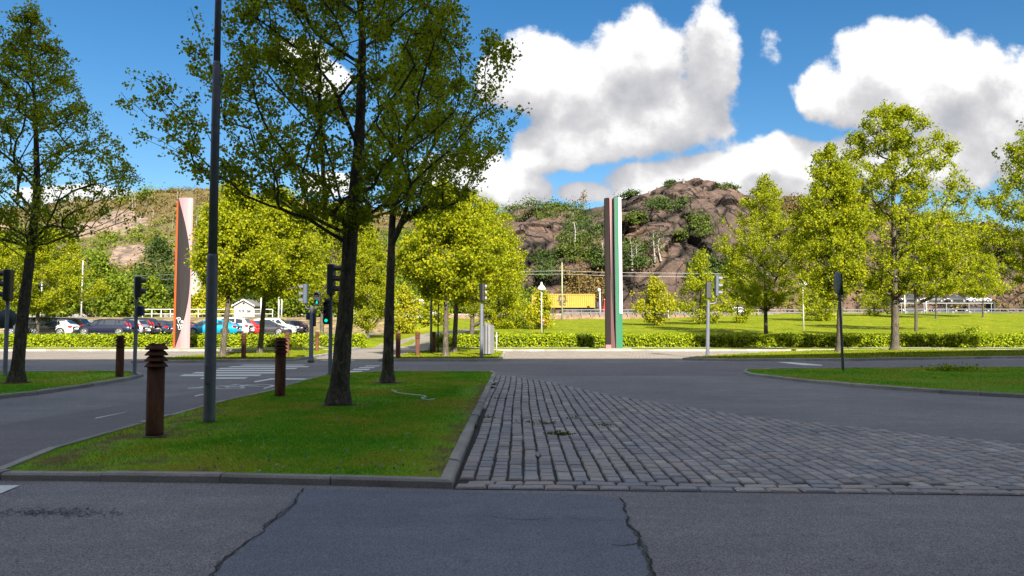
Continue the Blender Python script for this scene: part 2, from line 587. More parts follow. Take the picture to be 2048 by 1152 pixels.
M['blue_grey'] = simple('blue_grey_housing', (0.055, 0.075, 0.10), 0.45, 0.1, 0.1, 8)
M['panel_grey'] = simple('panel_grey_paint', (0.19, 0.19, 0.195), 0.5, 0, 0.08, 2)
M['navy'] = simple('navy_box', (0.02, 0.025, 0.085), 0.5)
M['lens'] = simple('dark_lens', (0.03, 0.028, 0.03), 0.15)
M['white'] = simple('white_paint', (0.48, 0.48, 0.47), 0.5, 0, 0.08, 3, streak=True)
M['offwhite'] = simple('weathered_white', (0.24, 0.237, 0.23), 0.6, 0, 0.1, 3)
M['pink'] = simple('pink_paint', (0.33, 0.165, 0.172), 0.55, 0, 0.13, 1.5, streak=True)
M['orange'] = simple('orange_paint', (0.34, 0.068, 0.012), 0.5, 0, 0.1, 1.5, streak=True)
M['charcoal'] = simple('charcoal_paint', (0.022, 0.019, 0.019), 0.8, 0, 0.12, 1.5, spec=0.15, streak=True)
M['brown_black'] = simple('brown_black_paint', (0.022, 0.016, 0.015), 0.7, 0, 0.12, 1.5, spec=0.2, streak=True)
M['jet'] = simple('jet_black_paint', (0.012, 0.011, 0.011), 0.5)
M['maroon'] = simple('maroon_paint', (0.085, 0.030, 0.033), 0.5, 0, 0.08, 1.5, streak=True)
M['rose'] = simple('rose_paint', (0.23, 0.115, 0.12), 0.5, 0, 0.08, 1.5, streak=True)
M['green_paint'] = simple('green_paint', (0.020, 0.120, 0.062), 0.45, 0, 0.08, 1.5, streak=True)
M['yellow'] = simple('yellow_container_paint', (0.33, 0.215, 0.022), 0.55, 0, 0.1, 1.2)
M['container_text'] = simple('dark_lettering', (0.045, 0.03, 0.02), 0.6)
M['red'] = simple('red_paint', (0.55, 0.012, 0.012), 0.4)
M['rubber'] = simple('tyre_rubber', (0.02, 0.02, 0.021), 0.85)
M['alloy'] = simple('alloy_wheel', (0.55, 0.56, 0.57), 0.35, 0.6)
M['tail'] = simple('red_tail_lamp', (0.50, 0.008, 0.012), 0.2)
M['lampglass'] = simple('clear_lamp', (0.65, 0.67, 0.70), 0.15)
M['plate'] = simple('number_plate', (0.68, 0.68, 0.66), 0.5)
M['trim'] = simple('black_trim', (0.016, 0.016, 0.017), 0.5)
M['glass'] = simple('car_window', (0.022, 0.028, 0.032), 0.06, spec=0.9)
M['roof_grey'] = simple('grey_roof', (0.13, 0.125, 0.12), 0.8)
M['pole_green'] = simple('pale_green_pole', (0.24, 0.27, 0.15), 0.7)
M['wire'] = simple('bare_wire', (0.22, 0.22, 0.22), 0.4, 0.5)
M['cliffleaf'] = leaf_mat('cliff_leaf', [(0.0, (0.030, 0.045, 0.008)), (0.4, (0.055, 0.080, 0.012)), (0.8, (0.085, 0.115, 0.015)), (1.0, (0.12, 0.14, 0.02))], 0.25)
M['stone'] = simple('summit_stone', (0.16, 0.14, 0.125), 0.9)


def emission(name, col, strength):
    m = bpy.data.materials.new(name)
    m.use_nodes = True
    m.node_tree.nodes.clear()
    T = NT(m.node_tree)
    e = T.n('ShaderNodeEmission')
    e.inputs[0].default_value = (*col, 1)
    e.inputs[1].default_value = strength
    o = T.n('ShaderNodeOutputMaterial')
    T.l(e.outputs[0], o.inputs[0])
    return m


M['green_lamp'] = emission('lit_green_lamp', (0.0, 0.62, 0.36), 0.75)


def car_paint(name, col, metal=0.3):
    m, T, bs, v, _ = new_mat(name)
    setc(bs, T, T.ramp(T.noise(v, 1.5, 3), [(0.3, tuple(c * 0.92 for c in col)), (0.7, col)]))
    bs.inputs['Metallic'].default_value = metal
    bs.inputs['Roughness'].default_value = 0.35
    bs.inputs['Coat Weight'].default_value = 0.6
    bs.inputs['Coat Roughness'].default_value = 0.08
    return m


# ---------------------------------------------------------------- mesh helpers
class MB:
    """collects simple shapes and links them as ONE mesh object"""
    def __init__(self):
        self.v, self.f, self.sm = [], [], []

    def add(self, vs, fs, smooth=False):
        o = len(self.v)
        self.v += [tuple(x) for x in vs]
        self.f += [tuple(i + o for i in f) for f in fs]
        self.sm += [smooth] * len(fs)
        return self

    def box(self, c, s, rz=0.0, bev=0.0, tilt=None):
        x, y, z = (k / 2 for k in s)
        b = min(bev, x * .9, y * .9, z * .9)
        mat = Matrix.Translation(c) @ Matrix.Rotation(rz, 4, 'Z')
        if tilt is not None:
            mat = mat @ tilt
        if b <= 0:
            vs = [(i * x, j * y, k * z) for i in (-1, 1) for j in (-1, 1) for k in (-1, 1)]
            fs = [(0, 1, 3, 2), (4, 6, 7, 5), (0, 4, 5, 1), (2, 3, 7, 6), (0, 2, 6, 4), (1, 5, 7, 3)]
            return self.add([mat @ Vector(p) for p in vs], fs)
        vs = []
        for k, zz in ((0, -z), (1, -z + b), (2, z - b), (3, z)):
            ins = b if k in (0, 3) else 0
            X, Y = x - ins, y - ins
            vs += [(-X + b, -Y, zz), (X - b, -Y, zz), (X, -Y + b, zz), (X, Y - b, zz), (X - b, Y, zz), (-X + b, Y, zz), (-X, Y - b, zz), (-X, -Y + b, zz)]
        fs = [tuple(range(7, -1, -1)), tuple(range(24, 32))]
        for r in range(3):
            for i in range(8):
                j = (i + 1) % 8
                fs.append((r * 8 + i, r * 8 + j, r * 8 + 8 + j, r * 8 + 8 + i))
        return self.add([mat @ Vector(p) for p in vs], fs)

    def tube(self, pts, rad, n=8, cap=True, smooth=True):
        pts = [Vector(p) for p in pts]
        if not hasattr(rad, '__len__'):
            rad = [rad] * len(pts)
        vs, fs = [], []
        up = None
        for i, p in enumerate(pts):
            d = (pts[min(i + 1, len(pts) - 1)] - pts[max(i - 1, 0)])
            d = d.normalized() if d.length > 1e-9 else Vector((0, 0, 1))
            if up is None:
                up = d.orthogonal().normalized()
            a = (up - d * up.dot(d))
            a = a.normalized() if a.length > 1e-6 else d.orthogonal().normalized()
            up = a
            b = d.cross(a)
            for k in range(n):
                t = 2 * math.pi * k / n
                vs.append(p + (a * math.cos(t) + b * math.sin(t)) * rad[i])
        for i in range(len(pts) - 1):
            for k in range(n):
                q = (k + 1) % n
                fs.append((i * n + k, i * n + q, (i + 1) * n + q, (i + 1) * n + k))
        self.add(vs, fs, smooth)
        if cap:
            o = len(vs)
            self.add(vs[:n], [tuple(range(n - 1, -1, -1))])
            self.add(vs[-n:], [tuple(range(n))])
        return self

    def lathe(self, prof, n=16, c=(0, 0, 0), smooth=True, axis=None):
        mat = Matrix.Translation(c)
        if axis is not None:
            mat = mat @ Vector((0, 0, 1)).rotation_difference(Vector(axis)).to_matrix().to_4x4()
        vs, fs = [], []
        for (r, z) in prof:
            for k in range(n):
                t = 2 * math.pi * k / n
                vs.append(mat @ Vector((r * math.cos(t), r * math.sin(t), z)))
        for i in range(len(prof) - 1):
            for k in range(n):
                q = (k + 1) % n
                fs.append((i * n + k, i * n + q, (i + 1) * n + q, (i + 1) * n + k))
        fs.append(tuple(range(n - 1, -1, -1)))
        fs.append(tuple((len(prof) - 1) * n + k for k in range(n)))
        return self.add(vs, fs, smooth)

    def prism(self, poly, z0, z1, top=None):
        """vertical prism over a plan polygon (counter-clockwise); top = other polygon for the upper ring"""
        n = len(poly)
        top = top or poly
        vs = [(p[0], p[1], z0) for p in poly] + [(p[0], p[1], z1) for p in top]
        fs = [tuple(range(n - 1, -1, -1)), tuple(range(n, 2 * n))]
        fs += [(i, (i + 1) % n, n + (i + 1) % n, n + i) for i in range(n)]
        return self.add(vs, fs)

    def sheet(self, poly, z):
        return self.add([(p[0], p[1], z) for p in poly], [tuple(range(len(poly)))])

    def build(self, name, mat, parent=None):
        me = bpy.data.meshes.new(name)
        me.from_pydata(self.v, [], self.f)
        me.materials.append(mat)
        me.polygons.foreach_set('use_smooth', self.sm)
        me.update()
        return link(name, me, parent)


def link(name, me, parent=None):
    o = bpy.data.objects.new(name, me)
    C.objects.link(o)
    if parent is not None:
        o.parent = parent
    return o


def tag(o, label, cat, group=None, kind=None):
    if kind:
        o['kind'] = kind
    if label:
        o['label'] = label
        o['category'] = cat
    if group:
        o['group'] = group
    return o


def struct(o):
    o['kind'] = 'structure'
    return o


def thing(name, label, cat, loc, group=None, rz=0.0):
    o = bpy.data.objects.new(name, None)
    o.empty_display_size = 0.3
    C.objects.link(o)
    o.location = loc
    o.rotation_euler = (0, 0, rz)
    return tag(o, label, cat, group)


def quads_mesh(name, v, mat, nper=4, smooth=False):
    """mesh of many separate n-gons from an (N, nper, 3) array"""
    n = len(v)
    me = bpy.data.meshes.new(name)
    me.vertices.add(n * nper)
    me.vertices.foreach_set('co', np.ascontiguousarray(v, np.float32).ravel())
    me.loops.add(n * nper)
    me.loops.foreach_set('vertex_index', np.arange(n * nper, dtype=np.int32))
    me.polygons.add(n)
    me.polygons.foreach_set('loop_start', np.arange(0, n * nper, nper, dtype=np.int32))
    me.polygons.foreach_set('loop_total', np.full(n, nper, np.int32))
    me.materials.append(mat)
    me.update(calc_edges=True)
    me.validate()
    return me


def unit(a):
    return a / np.maximum(np.linalg.norm(a, axis=1, keepdims=True), 1e-9)


def leaf_quads(rng, c, size, droop=0.5, out=None, outw=0.0):
    """small pointed leaf faces at the points c"""
    n = len(c)
    a = rng.normal(size=(n, 3))
    a[:, 2] -= droop
    a = unit(a)
    nrm = rng.normal(size=(n, 3))
    nrm[:, 2] += 0.5
    if out is not None:
        nrm += out * outw
    b = unit(np.cross(a, nrm))
    L = size * rng.uniform(0.65, 1.25, (n, 1))
    f = np.cross(a, b) * L * 0.10
    return np.stack([c - a * L * .5, c + b * L * .42 - a * L * .08 + f, c + a * L * .5, c - b * L * .42 - a * L * .08 + f], axis=1)


def in_poly(x, y, poly):
    ins = np.zeros(len(x), bool)
    j = len(poly) - 1
    for i in range(len(poly)):
        xi, yi = poly[i][0], poly[i][1]
        xj, yj = poly[j][0], poly[j][1]
        c = ((yi > y) != (yj > y)) & (x < (xj - xi) * (y - yi) / (yj - yi + 1e-12) + xi)
        ins ^= c
        j = i
    return ins


def inset(poly, d):
    """offset a counter-clockwise plan polygon inwards"""
    n = len(poly)
    res = []
    for i in range(n):
        p, a, b = Vector(poly[i][:2]), Vector(poly[i - 1][:2]), Vector(poly[(i + 1) % n][:2])
        e0, e1 = (p - a).normalized(), (b - p).normalized()
        n0, n1 = Vector((-e0.y, e0.x)), Vector((-e1.y, e1.x))
        m = (n0 + n1)
        k = max(0.35, 1 + n0.dot(n1))
        res.append(p + m * (d / k))
    return res


def ccw(poly):
    a = sum(poly[i - 1][0] * poly[i][1] - poly[i][0] * poly[i - 1][1] for i in range(len(poly)))
    return list(poly) if a > 0 else list(poly)[::-1]


def sstep(a, b, x):
    t = np.clip((x - a) / (b - a), 0, 1)
    return t * t * (3 - 2 * t)


# ---------------------------------------------------------------- terrain
def terrain_h(x, y):
    x = np.asarray(x, float)
    y = np.asarray(y, float)
    left = sstep(-4, -14, x)                       # car park side
    gap = np.exp(-((x + 9.5) / 3.0) ** 2)          # the footpath dips through the hedge gap
    step = sstep(61.6, 64.0, y) * 0.93
    field = step + np.clip(y - 64, 0, 72) * 0.0335
    bulge = sstep(18, 60, x) * sstep(80, 132, y) * 1.1
    field = field + bulge
    park = step + sstep(88, 95, y) * 2.1 + np.clip(y - 95, 0, 60) * 0.012
    h = field * (1 - left) + park * left
    slope = np.clip((y - 61.6) / 14, 0, 1) * 0.9
    near = sstep(80, 70, y)
    h = h * (1 - gap * near) + slope * gap * near
    h = np.where(y > 136, h * sstep(150, 136, y) + 4.0 * sstep(136, 150, y), h)
    h = h + 0.05 * np.sin(x * 0.7 + 1) * np.sin(y * 0.45) * sstep(64, 70, y) * (1 - left)
    return np.where(y < 61.0, -0.03, h)


def th(x, y):
    return float(terrain_h(x, y))


def build_terrain():
    xs = np.concatenate([np.linspace(-900, -130, 12), np.linspace(-120, 130, 160), np.linspace(140, 900, 12)])
    ys = np.concatenate([np.linspace(-300, 55, 12), np.linspace(60, 160, 190), np.linspace(170, 1500, 20)])
    X, Y = np.meshgrid(xs, ys)
    Z = terrain_h(X, Y)
    n, k = X.shape
    v = np.stack([X.ravel(), Y.ravel(), Z.ravel()], 1)
    idx = np.arange(n * k).reshape(n, k)
    q = np.stack([idx[:-1, :-1], idx[:-1, 1:], idx[1:, 1:], idx[1:, :-1]], -1).reshape(-1, 4)
    me = bpy.data.meshes.new('ground')
    me.from_pydata(v.tolist(), [], q.tolist())
    me.materials.append(M['field'])
    me.polygons.foreach_set('use_smooth', [True] * len(q))
    return struct(link('ground', me))


build_terrain()


def gp(pts, z=0.0):
    return ccw([tuple(G(u, v, z)[:2]) for (u, v) in pts])


def sheet(name, poly, z, mat):
    return struct(MB().sheet(ccw(poly), z).build(name, mat))


# road: one wide sheet, other surfaces lie a few millimetres higher
road = MB()
nx, ny = 60, 24
sheet('road', [(-140, -45), (140, -45), (140, 60.4), (-140, 60.4)], 0.0, M['asphalt'])
sheet('road_patch', gp([(603, 978), (548, 1040), (480, 1100), (420, 1150), (330, 1230), (1330, 1230), (1302, 1150), (1272, 1070), (1243, 1000), (1180, 990)]), 0.004, M['asphalt_patch'])
sheet('cycle_lane', gp([(-300, 1010), (0, 945), (94, 907), (206, 874), (330, 838), (442, 807), (600, 765), (660, 752), (560, 752), (420, 779), (300, 801), (150, 826), (0, 850), (-300, 915)]), 0.004, M['asphalt_lane'])
sheet('crossing_road', gp([(-600, 745), (290, 745.5), (700, 744), (985, 744), (1075, 752.0), (1485, 751), (1495, 740), (2300, 733), (2300, 719), (1365, 724), (1000, 729), (258, 730), (-600, 734)]), 0.004, M['asphalt_lane'])
sheet('paved_layby', gp([(1012, 704), (1000, 721), (1365, 719), (1460, 710), (1560, 705), (1400, 703.5)]), 0.004, M['paver'])
sheet('sunlit_lane', gp([(-500, 722), (262, 724), (340, 717), (430, 709.5), (540, 703), (545, 702.6), (-500, 702.6)]), 0.004, M['path'])
sheet('foot_path', gp([(600, 723), (690, 703.5), (760, 697), (770, 690), (868, 690), (872, 698), (840, 705), (790, 713), (757, 722)]), 0.004, M['path'])
# path going up through the hedge gap
pv, pf = [], []
for i in range(15):
    y = 58.6 + i * 1.6
    xc = -9.4 + 0.05 * (y - 58) + 0.006 * (y - 58) ** 2
    wd = 2.3 + (1.0 if i == 0 else 0)
    for k in range(7):
        x = xc + (k / 6 - 0.5) * 2 * wd
        pv.append((x, y, max(th(x, y), 0.0) + 0.02))
for i in range(14):
    for k in range(6):
        a = i * 7 + k
        pf.append((a, a + 1, a + 8, a + 7))
struct(MB().add(pv, pf, True).build('uphill_path', M['path']))


def draped(name, x0, x1, y0, y1, nx, ny, mat, up=0.02):
    """sheet lying on the terrain"""
    v = [(x0 + (x1 - x0) * i / nx, y0 + (y1 - y0) * j / ny) for j in range(ny + 1) for i in range(nx + 1)]
    v = [(x, y, th(x, y) + up) for x, y in v]
    f = [(j * (nx + 1) + i, j * (nx + 1) + i + 1, (j + 1) * (nx + 1) + i + 1, (j + 1) * (nx + 1) + i) for j in range(ny) for i in range(nx)]
    return struct(MB().add(v, f, True).build(name, mat))


draped('car_park', -90, -14.5, 63.6, 88.2, 40, 16, M['asphalt'])
draped('bank', -90, -12, 88.4, 112, 40, 24, simple('dry_bank_grass', (0.17, 0.125, 0.055), 0.95, 0, 0.5, 1.2), 0.03)


def crack(name, pts, width, seed, z=0.0085, mat='joint'):
    rr = random.Random(seed)
    line = []
    g = [G(u, v) for (u, v) in pts]
    for a, b in zip(g, g[1:]):
        k = max(2, int((b - a).length / 0.035))
        for i in range(k):
            line.append(a.lerp(b, i / k))
    vs, fs = [], []
    w = width
    for i, p in enumerate(line):
        d = (line[min(i + 1, len(line) - 1)] - line[max(0, i - 1)]).normalized()
        nrm = Vector((-d.y, d.x, 0))
        off = noise.noise(Vector((p.x * 3, p.y * 3, seed))) * 0.035 + noise.noise(Vector((p.x * 17, p.y * 17, seed))) * 0.025
        w = width * max(0.12, 0.75 + 1.1 * noise.noise(Vector((p.x * 6, p.y * 6, seed + 9))) + rr.uniform(-.35, .35))
        q = p + nrm * off
        vs += [(q.x + nrm.x * w, q.y + nrm.y * w, z), (q.x - nrm.x * w, q.y - nrm.y * w, z)]
    for i in range(len(line) - 1):
        fs.append((2 * i, 2 * i + 1, 2 * i + 3, 2 * i + 2))
    return struct(MB().add(vs, fs).build(name, M[mat]))


crack('road_crack', [(607, 978), (585, 1010), (560, 1030), (525, 1062), (480, 1095), (448, 1125), (415, 1160)], 0.008, 3)
crack('road_crack', [(1241, 998), (1250, 1022), (1262, 1055), (1276, 1072), (1284, 1095), (1296, 1120), (1303, 1165)], 0.010, 5)
crack('road_crack', [(985, 1036), (1060, 1041), (1130, 1037), (1190, 1043), (1240, 1040)], 0.004, 8)
for k, pts in enumerate([[(1105, 738), (1160, 736.5)], [(1335, 740), (1410, 738.5), (1480, 741)], [(1860, 735), (1960, 733.5)], [(1240, 747), (1310, 749)]]):
    crack('road_crack', pts, 0.05, 20 + k)

crack('road_crack', [(592, 1000), (578, 1018), (560, 1032), (530, 1058)], 0.022, 13, 0.0068, 'tar')
crack('road_crack', [(470, 1105), (448, 1125), (415, 1160)], 0.016, 14, 0.0068, 'tar')
crack('road_crack', [(1258, 1050), (1276, 1072), (1296, 1120), (1303, 1165)], 0.017, 15, 0.0068, 'tar')
crack('road_crack', [(1276, 1090), (1240, 1094), (1215, 1088)], 0.005, 16)
# pits and scuffs in the asphalt
pt = MB()
for k in range(260):
    p = G(rnd.uniform(-40, 2090), rnd.uniform(985, 1150))
    s, a = rnd.uniform(.002, .007), rnd.uniform(-.5, .5)
    q = rnd.uniform(1.2, 3.5)
    pt.add([(p.x + s * q * math.cos(t) * math.cos(a), p.y + s * math.sin(t) + s * q * math.cos(t) * math.sin(a), 0.0062) for t in (0, 1.1, 2.2, 3.2, 4.3, 5.3)], [(0, 1, 2, 3, 4, 5)])
struct(pt.build('asphalt_pits', M['tar']))
# rubbed asphalt hollow at the lower left
hol = MB()
for k in range(420):
    p = G(rnd.gauss(95, 75), rnd.gauss(1026, 4.5))
    s = rnd.uniform(.004, .012)
    a = rnd.uniform(0, 6.3)
    hol.add([(p.x + s * math.cos(a + t) * 1.6, p.y + s * math.sin(a + t), 0.0065) for t in (0, 1.6, 3.1, 4.7)], [(0, 1, 2, 3)])
struct(hol.build('asphalt_wear', M['tar']))


# ---------------------------------------------------------------- kerbed islands
GRASS_TRI = {'blade': [], 'field': []}
SOIL = [(*G(u, v, .11)[:2], r) for (u, v, r) in ((677, 806, .36), (775, 763, .42), (309, 867, .155), (418, 839, .135), (33, 764, .4), (560, 789, .155))]


def kerb_stones(poly, h, w, seed):
    rr = random.Random(seed)
    mb = MB()
    inn = inset(poly, w)
    n = len(poly)
    for i in range(n):
        a, b = Vector(poly[i][:2]), Vector(poly[(i + 1) % n][:2])
        ia, ib = Vector(inn[i][:2]), Vector(inn[(i + 1) % n][:2])
        L = (b - a).length
        k = max(1, round(L / 1.1))
        for j in range(k):
            t0, t1 = j / k + 0.006 / max(L, .1), (j + 1) / k - 0.006 / max(L, .1)
            o0, o1, i0, i1 = a.lerp(b, t0), a.lerp(b, t1), ia.lerp(ib, t0), ia.lerp(ib, t1)
            hh = h + rr.uniform(-.008, .008)
            j0 = (i0 - o0).normalized() * rr.uniform(-.006, .006)
            o0, o1 = o0 + j0, o1 + j0
            bv = 0.022
            c0, c1 = o0.lerp(i0, bv / w), o1.lerp(i1, bv / w)
            mb.add([(o0.x, o0.y, -.05), (o1.x, o1.y, -.05), (o1.x, o1.y, hh - bv), (o0.x, o0.y, hh - bv),
                    (c1.x, c1.y, hh), (c0.x, c0.y, hh), (i1.x, i1.y, hh), (i0.x, i0.y, hh), (i1.x, i1.y, -.05), (i0.x, i0.y, -.05)],
                   [(0, 1, 2, 3), (3, 2, 4, 5), (5, 4, 6, 7), (7, 6, 8, 9), (0, 3, 5, 7, 9), (1, 8, 6, 4, 2)])
    return mb, inn


def wear_at(x, y):
    """0 to 1: how trodden the near lawn is"""
    def near(a, b, r):
        ax, ay, bx_, by_ = *G(*a, .1)[:2], *G(*b, .1)[:2]
        dx, dy = bx_ - ax, by_ - ay
        t = np.clip(((x - ax) * dx + (y - ay) * dy) / (dx * dx + dy * dy), 0, 1)
        return np.clip(1 - np.hypot(x - ax - t * dx, y - ay - t * dy) / r, 0, 1)
    w = np.maximum.reduce([near((30, 952), (300, 952), 1.1), near((300, 955), (880, 962), .42), near((90, 920), (440, 815), .62), near((330, 866), (450, 850), 1.0) * .75,
                           near((905, 955), (975, 770), .75), near((120, 938), (300, 915), .9) * .8, near((640, 806), (730, 806), .45)])
    return w * (y < 24)


def island(outline, h, seed, blades, bh, w=0.13, turf='grass', mat='blade'):
    poly = gp(outline)
    mb, inn = kerb_stones(poly, h, w, seed)
    struct(mb.build('kerb', M['granite']))
    lawn = inset(poly, w * 0.9)
    xs, ys = [p[0] for p in lawn], [p[1] for p in lawn]
    if turf == 'grass':                             # fine sheet that carries the wear of the turf
        bm = bmesh.new()
        f = bm.faces.new([bm.verts.new((p[0], p[1], h - 0.018)) for p in lawn])
        bmesh.ops.triangulate(bm, faces=[f])
        for _ in range(5):
            bmesh.ops.subdivide_edges(bm, edges=[e for e in bm.edges if e.calc_length() > 0.45], cuts=1)
            bmesh.ops.triangulate(bm, faces=bm.faces[:])
        me = bpy.data.meshes.new('lawn')
        bm.to_mesh(me)
        bm.free()
        me.materials.append(M[turf])
        co = np.array([v.co[:] for v in me.vertices])
        me.attributes.new('wear', 'FLOAT', 'POINT').data.foreach_set('value', wear_at(co[:, 0], co[:, 1]).astype(np.float32))
        struct(link('lawn', me))
    else:
        struct(MB().sheet(lawn, h - 0.018).build('lawn', M[turf]))
    if blades:
        rng = np.random.default_rng(seed)
        n = 0
        out = []
        x0, x1, y0, y1 = max(min(xs), -30), min(max(xs), 34), min(ys), max(ys)
        while n < blades:
            x = rng.uniform(x0, x1, 40000)
            y = rng.uniform(y0, y1, 40000)
            keep = in_poly(x, y, lawn) & (rng.uniform(size=len(x)) < np.clip((y0 + 3.0) / y, 0, 1) ** 1.2)
            # thin worn turf by the kerb on the right and near the left edge
            wear = np.array([noise.noise(Vector((a * .5, b * .5, 3.3))) for a, b in zip(x[keep], y[keep])])
            keep = np.where(keep)[0]
            kk = rng.uniform(size=len(keep)) < np.clip(0.75 + wear, 0.1, 1)
            kk &= rng.uniform(size=len(keep)) > np.clip(wear_at(x[keep], y[keep]) + wear, 0, .85) * (wear_at(x[keep], y[keep]) > 0)
            for (sx, sy, sr) in SOIL:
                kk &= np.hypot(x[keep] - sx, y[keep] - sy) > sr * rng.uniform(.55, 1.15, len(keep))
            p = np.stack([x[keep][kk], y[keep][kk]], 1)
            out.append(p)
            n += len(p)
        p = np.concatenate(out)[:blades]
        dist = np.clip(p[:, 1] / 10, 0.7, 3.0)[:, None]
        ht = bh * rng.uniform(.45, 1.25, (len(p), 1))
        a = rng.uniform(0, 6.283, len(p))
        wv = np.stack([np.cos(a), np.sin(a)], 1) * 0.0042 * dist
        lean = rng.normal(size=(len(p), 2)) * 0.75 * ht
        z = np.full((len(p), 1), h - 0.02)
        tri = np.stack([np.hstack([p - wv, z]), np.hstack([p + wv, z]), np.hstack([p + lean, z + ht])], 1)
        GRASS_TRI[mat].append(tri)


MAIN = [(-25, 958), (94, 908), (206, 875), (330, 839), (442, 808), (532, 788), (600, 766.5), (640, 756), (690, 749.5), (760, 746.5), (985, 746.5), (993, 750), (950, 857), (903, 978), (660, 971), (440, 966), (200, 963), (0, 961)]
island(MAIN, 0.085, 1, 130000, 0.036)
island([(287, 753.5), (262, 760), (187, 773), (75, 790), (0, 798), (-300, 840), (-300, 748), (0, 748.5), (200, 746.5), (270, 748)], 0.10, 2, 30000, 0.042)
island([(1485, 747), (1500, 752), (1600, 764), (1700, 774), (1880, 787), (2048, 797), (2400, 818), (2400, 737), (2048, 738), (1800, 739), (1600, 741), (1490, 743)], 0.10, 3, 36000, 0.042)
island([(262, 726.5), (420, 725), (590, 722.5), (640, 714), (690, 703.5), (640, 700), (540, 703.5), (430, 710.5), (340, 718.5)], 0.13, 4, 9000, 0.07, turf='field', mat='field')
island([(757, 723), (1000, 722.5), (1007, 716), (1011, 706), (980, 703), (900, 700), (873, 699), (840, 706), (790, 714)], 0.13, 5, 9000, 0.07, turf='field', mat='field')
island([(1365, 720.5), (1450, 722.5), (1700, 722), (2048, 716.5), (2600, 710), (2600, 698), (2048, 699), (1700, 702), (1560, 706), (1450, 712), (1390, 717)], 0.13, 6, 14000, 0.08, turf='field', mat='field')
# verge along the hedge with the sculptures, and the narrow pale walk behind it
mbk, _ = kerb_stones(ccw([(-75, 52.3), (-11.8, 52.3), (-11.8, 57.9), (-75, 57.9)]), 0.14, 0.16, 7)
struct(mbk.build('kerb', M['granite']))
mbk, _ = kerb_stones(ccw([(-5.4, 52.3), (90, 52.3), (90, 57.9), (-5.4, 57.9)]), 0.14, 0.16, 8)
struct(mbk.build('kerb', M['granite']))
sheet('lawn', [(-74.9, 52.4), (-11.9, 52.4), (-11.9, 57.8), (-74.9, 57.8)], 0.122, M['field'])
sheet('lawn', [(-5.3, 52.4), (89.9, 52.4), (89.9, 57.8), (-5.3, 57.8)], 0.122, M['field'])
sheet('hedge_walk', [(-75, 57.9), (-12, 57.9), (-12, 60.0), (-75, 60.0)], 0.02, M['path'])
sheet('hedge_walk', [(-5, 57.9), (90, 57.9), (90, 60.0), (-5, 60.0)], 0.02, M['path'])
for gm, lst in GRASS_TRI.items():
    tri = np.concatenate(lst)
    me = quads_mesh('grass', tri, M[gm], 3)
    p = tri.reshape(-1, 3)
    me.attributes.new('wear', 'FLOAT', 'POINT').data.foreach_set('value', wear_at(p[:, 0], p[:, 1]).astype(np.float32))
    tag(link('grass', me), None, None, None, 'stuff')

# ---------------------------------------------------------------- granite setts
SETT = gp([(905, 979), (950, 858), (985, 765), (993, 751), (1020, 753), (1100, 765), (1200, 788), (1330, 810), (1500, 835), (1800, 867), (2048, 890), (2500, 930), (2500, 1008), (2048, 992), (1500, 985)])
sheet('sett_bed', SETT, 0.006, M['joint'])


def build_setts():
    rr = random.Random(11)
    ax = (G(1046, 700) - G(1150, 975)).normalized()
    ax = Vector((0.012, 1, 0)).normalized()
    px = Vector((ax.y, -ax.x, 0))
    o = G(905, 978)
    mb = MB()
    border = G(2048, 992) - G(905, 979)
    bdir = border.normalized()
    bn = Vector((-bdir.y, bdir.x, 0))
    poly = [(p[0], p[1]) for p in SETT]

    def stone(c, a, b, la, lb, h):
        q = []
        ja = [rr.uniform(-.008, .008) for _ in range(8)]
        for i, (s, t) in enumerate(((-1, -1), (1, -1), (1, 1), (-1, 1))):
            q.append(c + a * (s * la / 2 + ja[i]) + b * (t * lb / 2 + ja[i + 4]))
        m = sum(q, Vector()) / 4
        tx, ty = rr.uniform(-.02, .02), rr.uniform(-.02, .02)
        vs = [(p.x, p.y, 0.004) for p in q]
        vs += [((p.lerp(m, .06)).x, (p.lerp(m, .06)).y, h - .010 + tx * (p.x - m.x) + ty * (p.y - m.y)) for p in q]
        vs += [((p.lerp(m, .15)).x, (p.lerp(m, .15)).y, h + tx * (p.x - m.x) + ty * (p.y - m.y)) for p in q]
        fs = [(i, (i + 1) % 4, 4 + (i + 1) % 4, 4 + i) for i in range(4)] + [(4 + i, 4 + (i + 1) % 4, 8 + (i + 1) % 4, 8 + i) for i in range(4)] + [(8, 9, 10, 11)]
        mb.add(vs, fs, False)

    ROW, LEN = 0.172, 0.205
    for r in range(-3, 80):
        off = rr.uniform(0, .2)
        s = -1.0 + off
        wob = rr.uniform(0, 9)
        while s < 20:
            L = LEN * rr.uniform(.72, 1.3)
            c = o + px * (r * ROW + 0.10 + 0.014 * math.sin(s * .55 + r * .12) + 0.004 * math.sin(s * 1.7 + wob)) + ax * (s + L / 2)
            s += L + 0.015
            if c.x > 13.5:
                continue
            if not in_poly(np.array([c.x]), np.array([c.y]), poly)[0]:
                continue
            if (c - G(905, 979)).dot(bn) < 0.36:
                continue
            stone(c, px, ax, ROW - 0.023, L, 0.026 + rr.uniform(-.004, .004))
    for row in range(2):
        s = 0.02 + row * .1
        while s < 14:
            L = rr.uniform(.22, .34)
            c = G(905, 979) + bdir * (s + L / 2) + bn * (0.085 + row * 0.165)
            s += L + 0.014
            stone(c, bdir, bn, L, 0.15, 0.024 + rr.uniform(-.004, .004))
    return struct(mb.build('sett_paving', M['sett']))


build_setts()
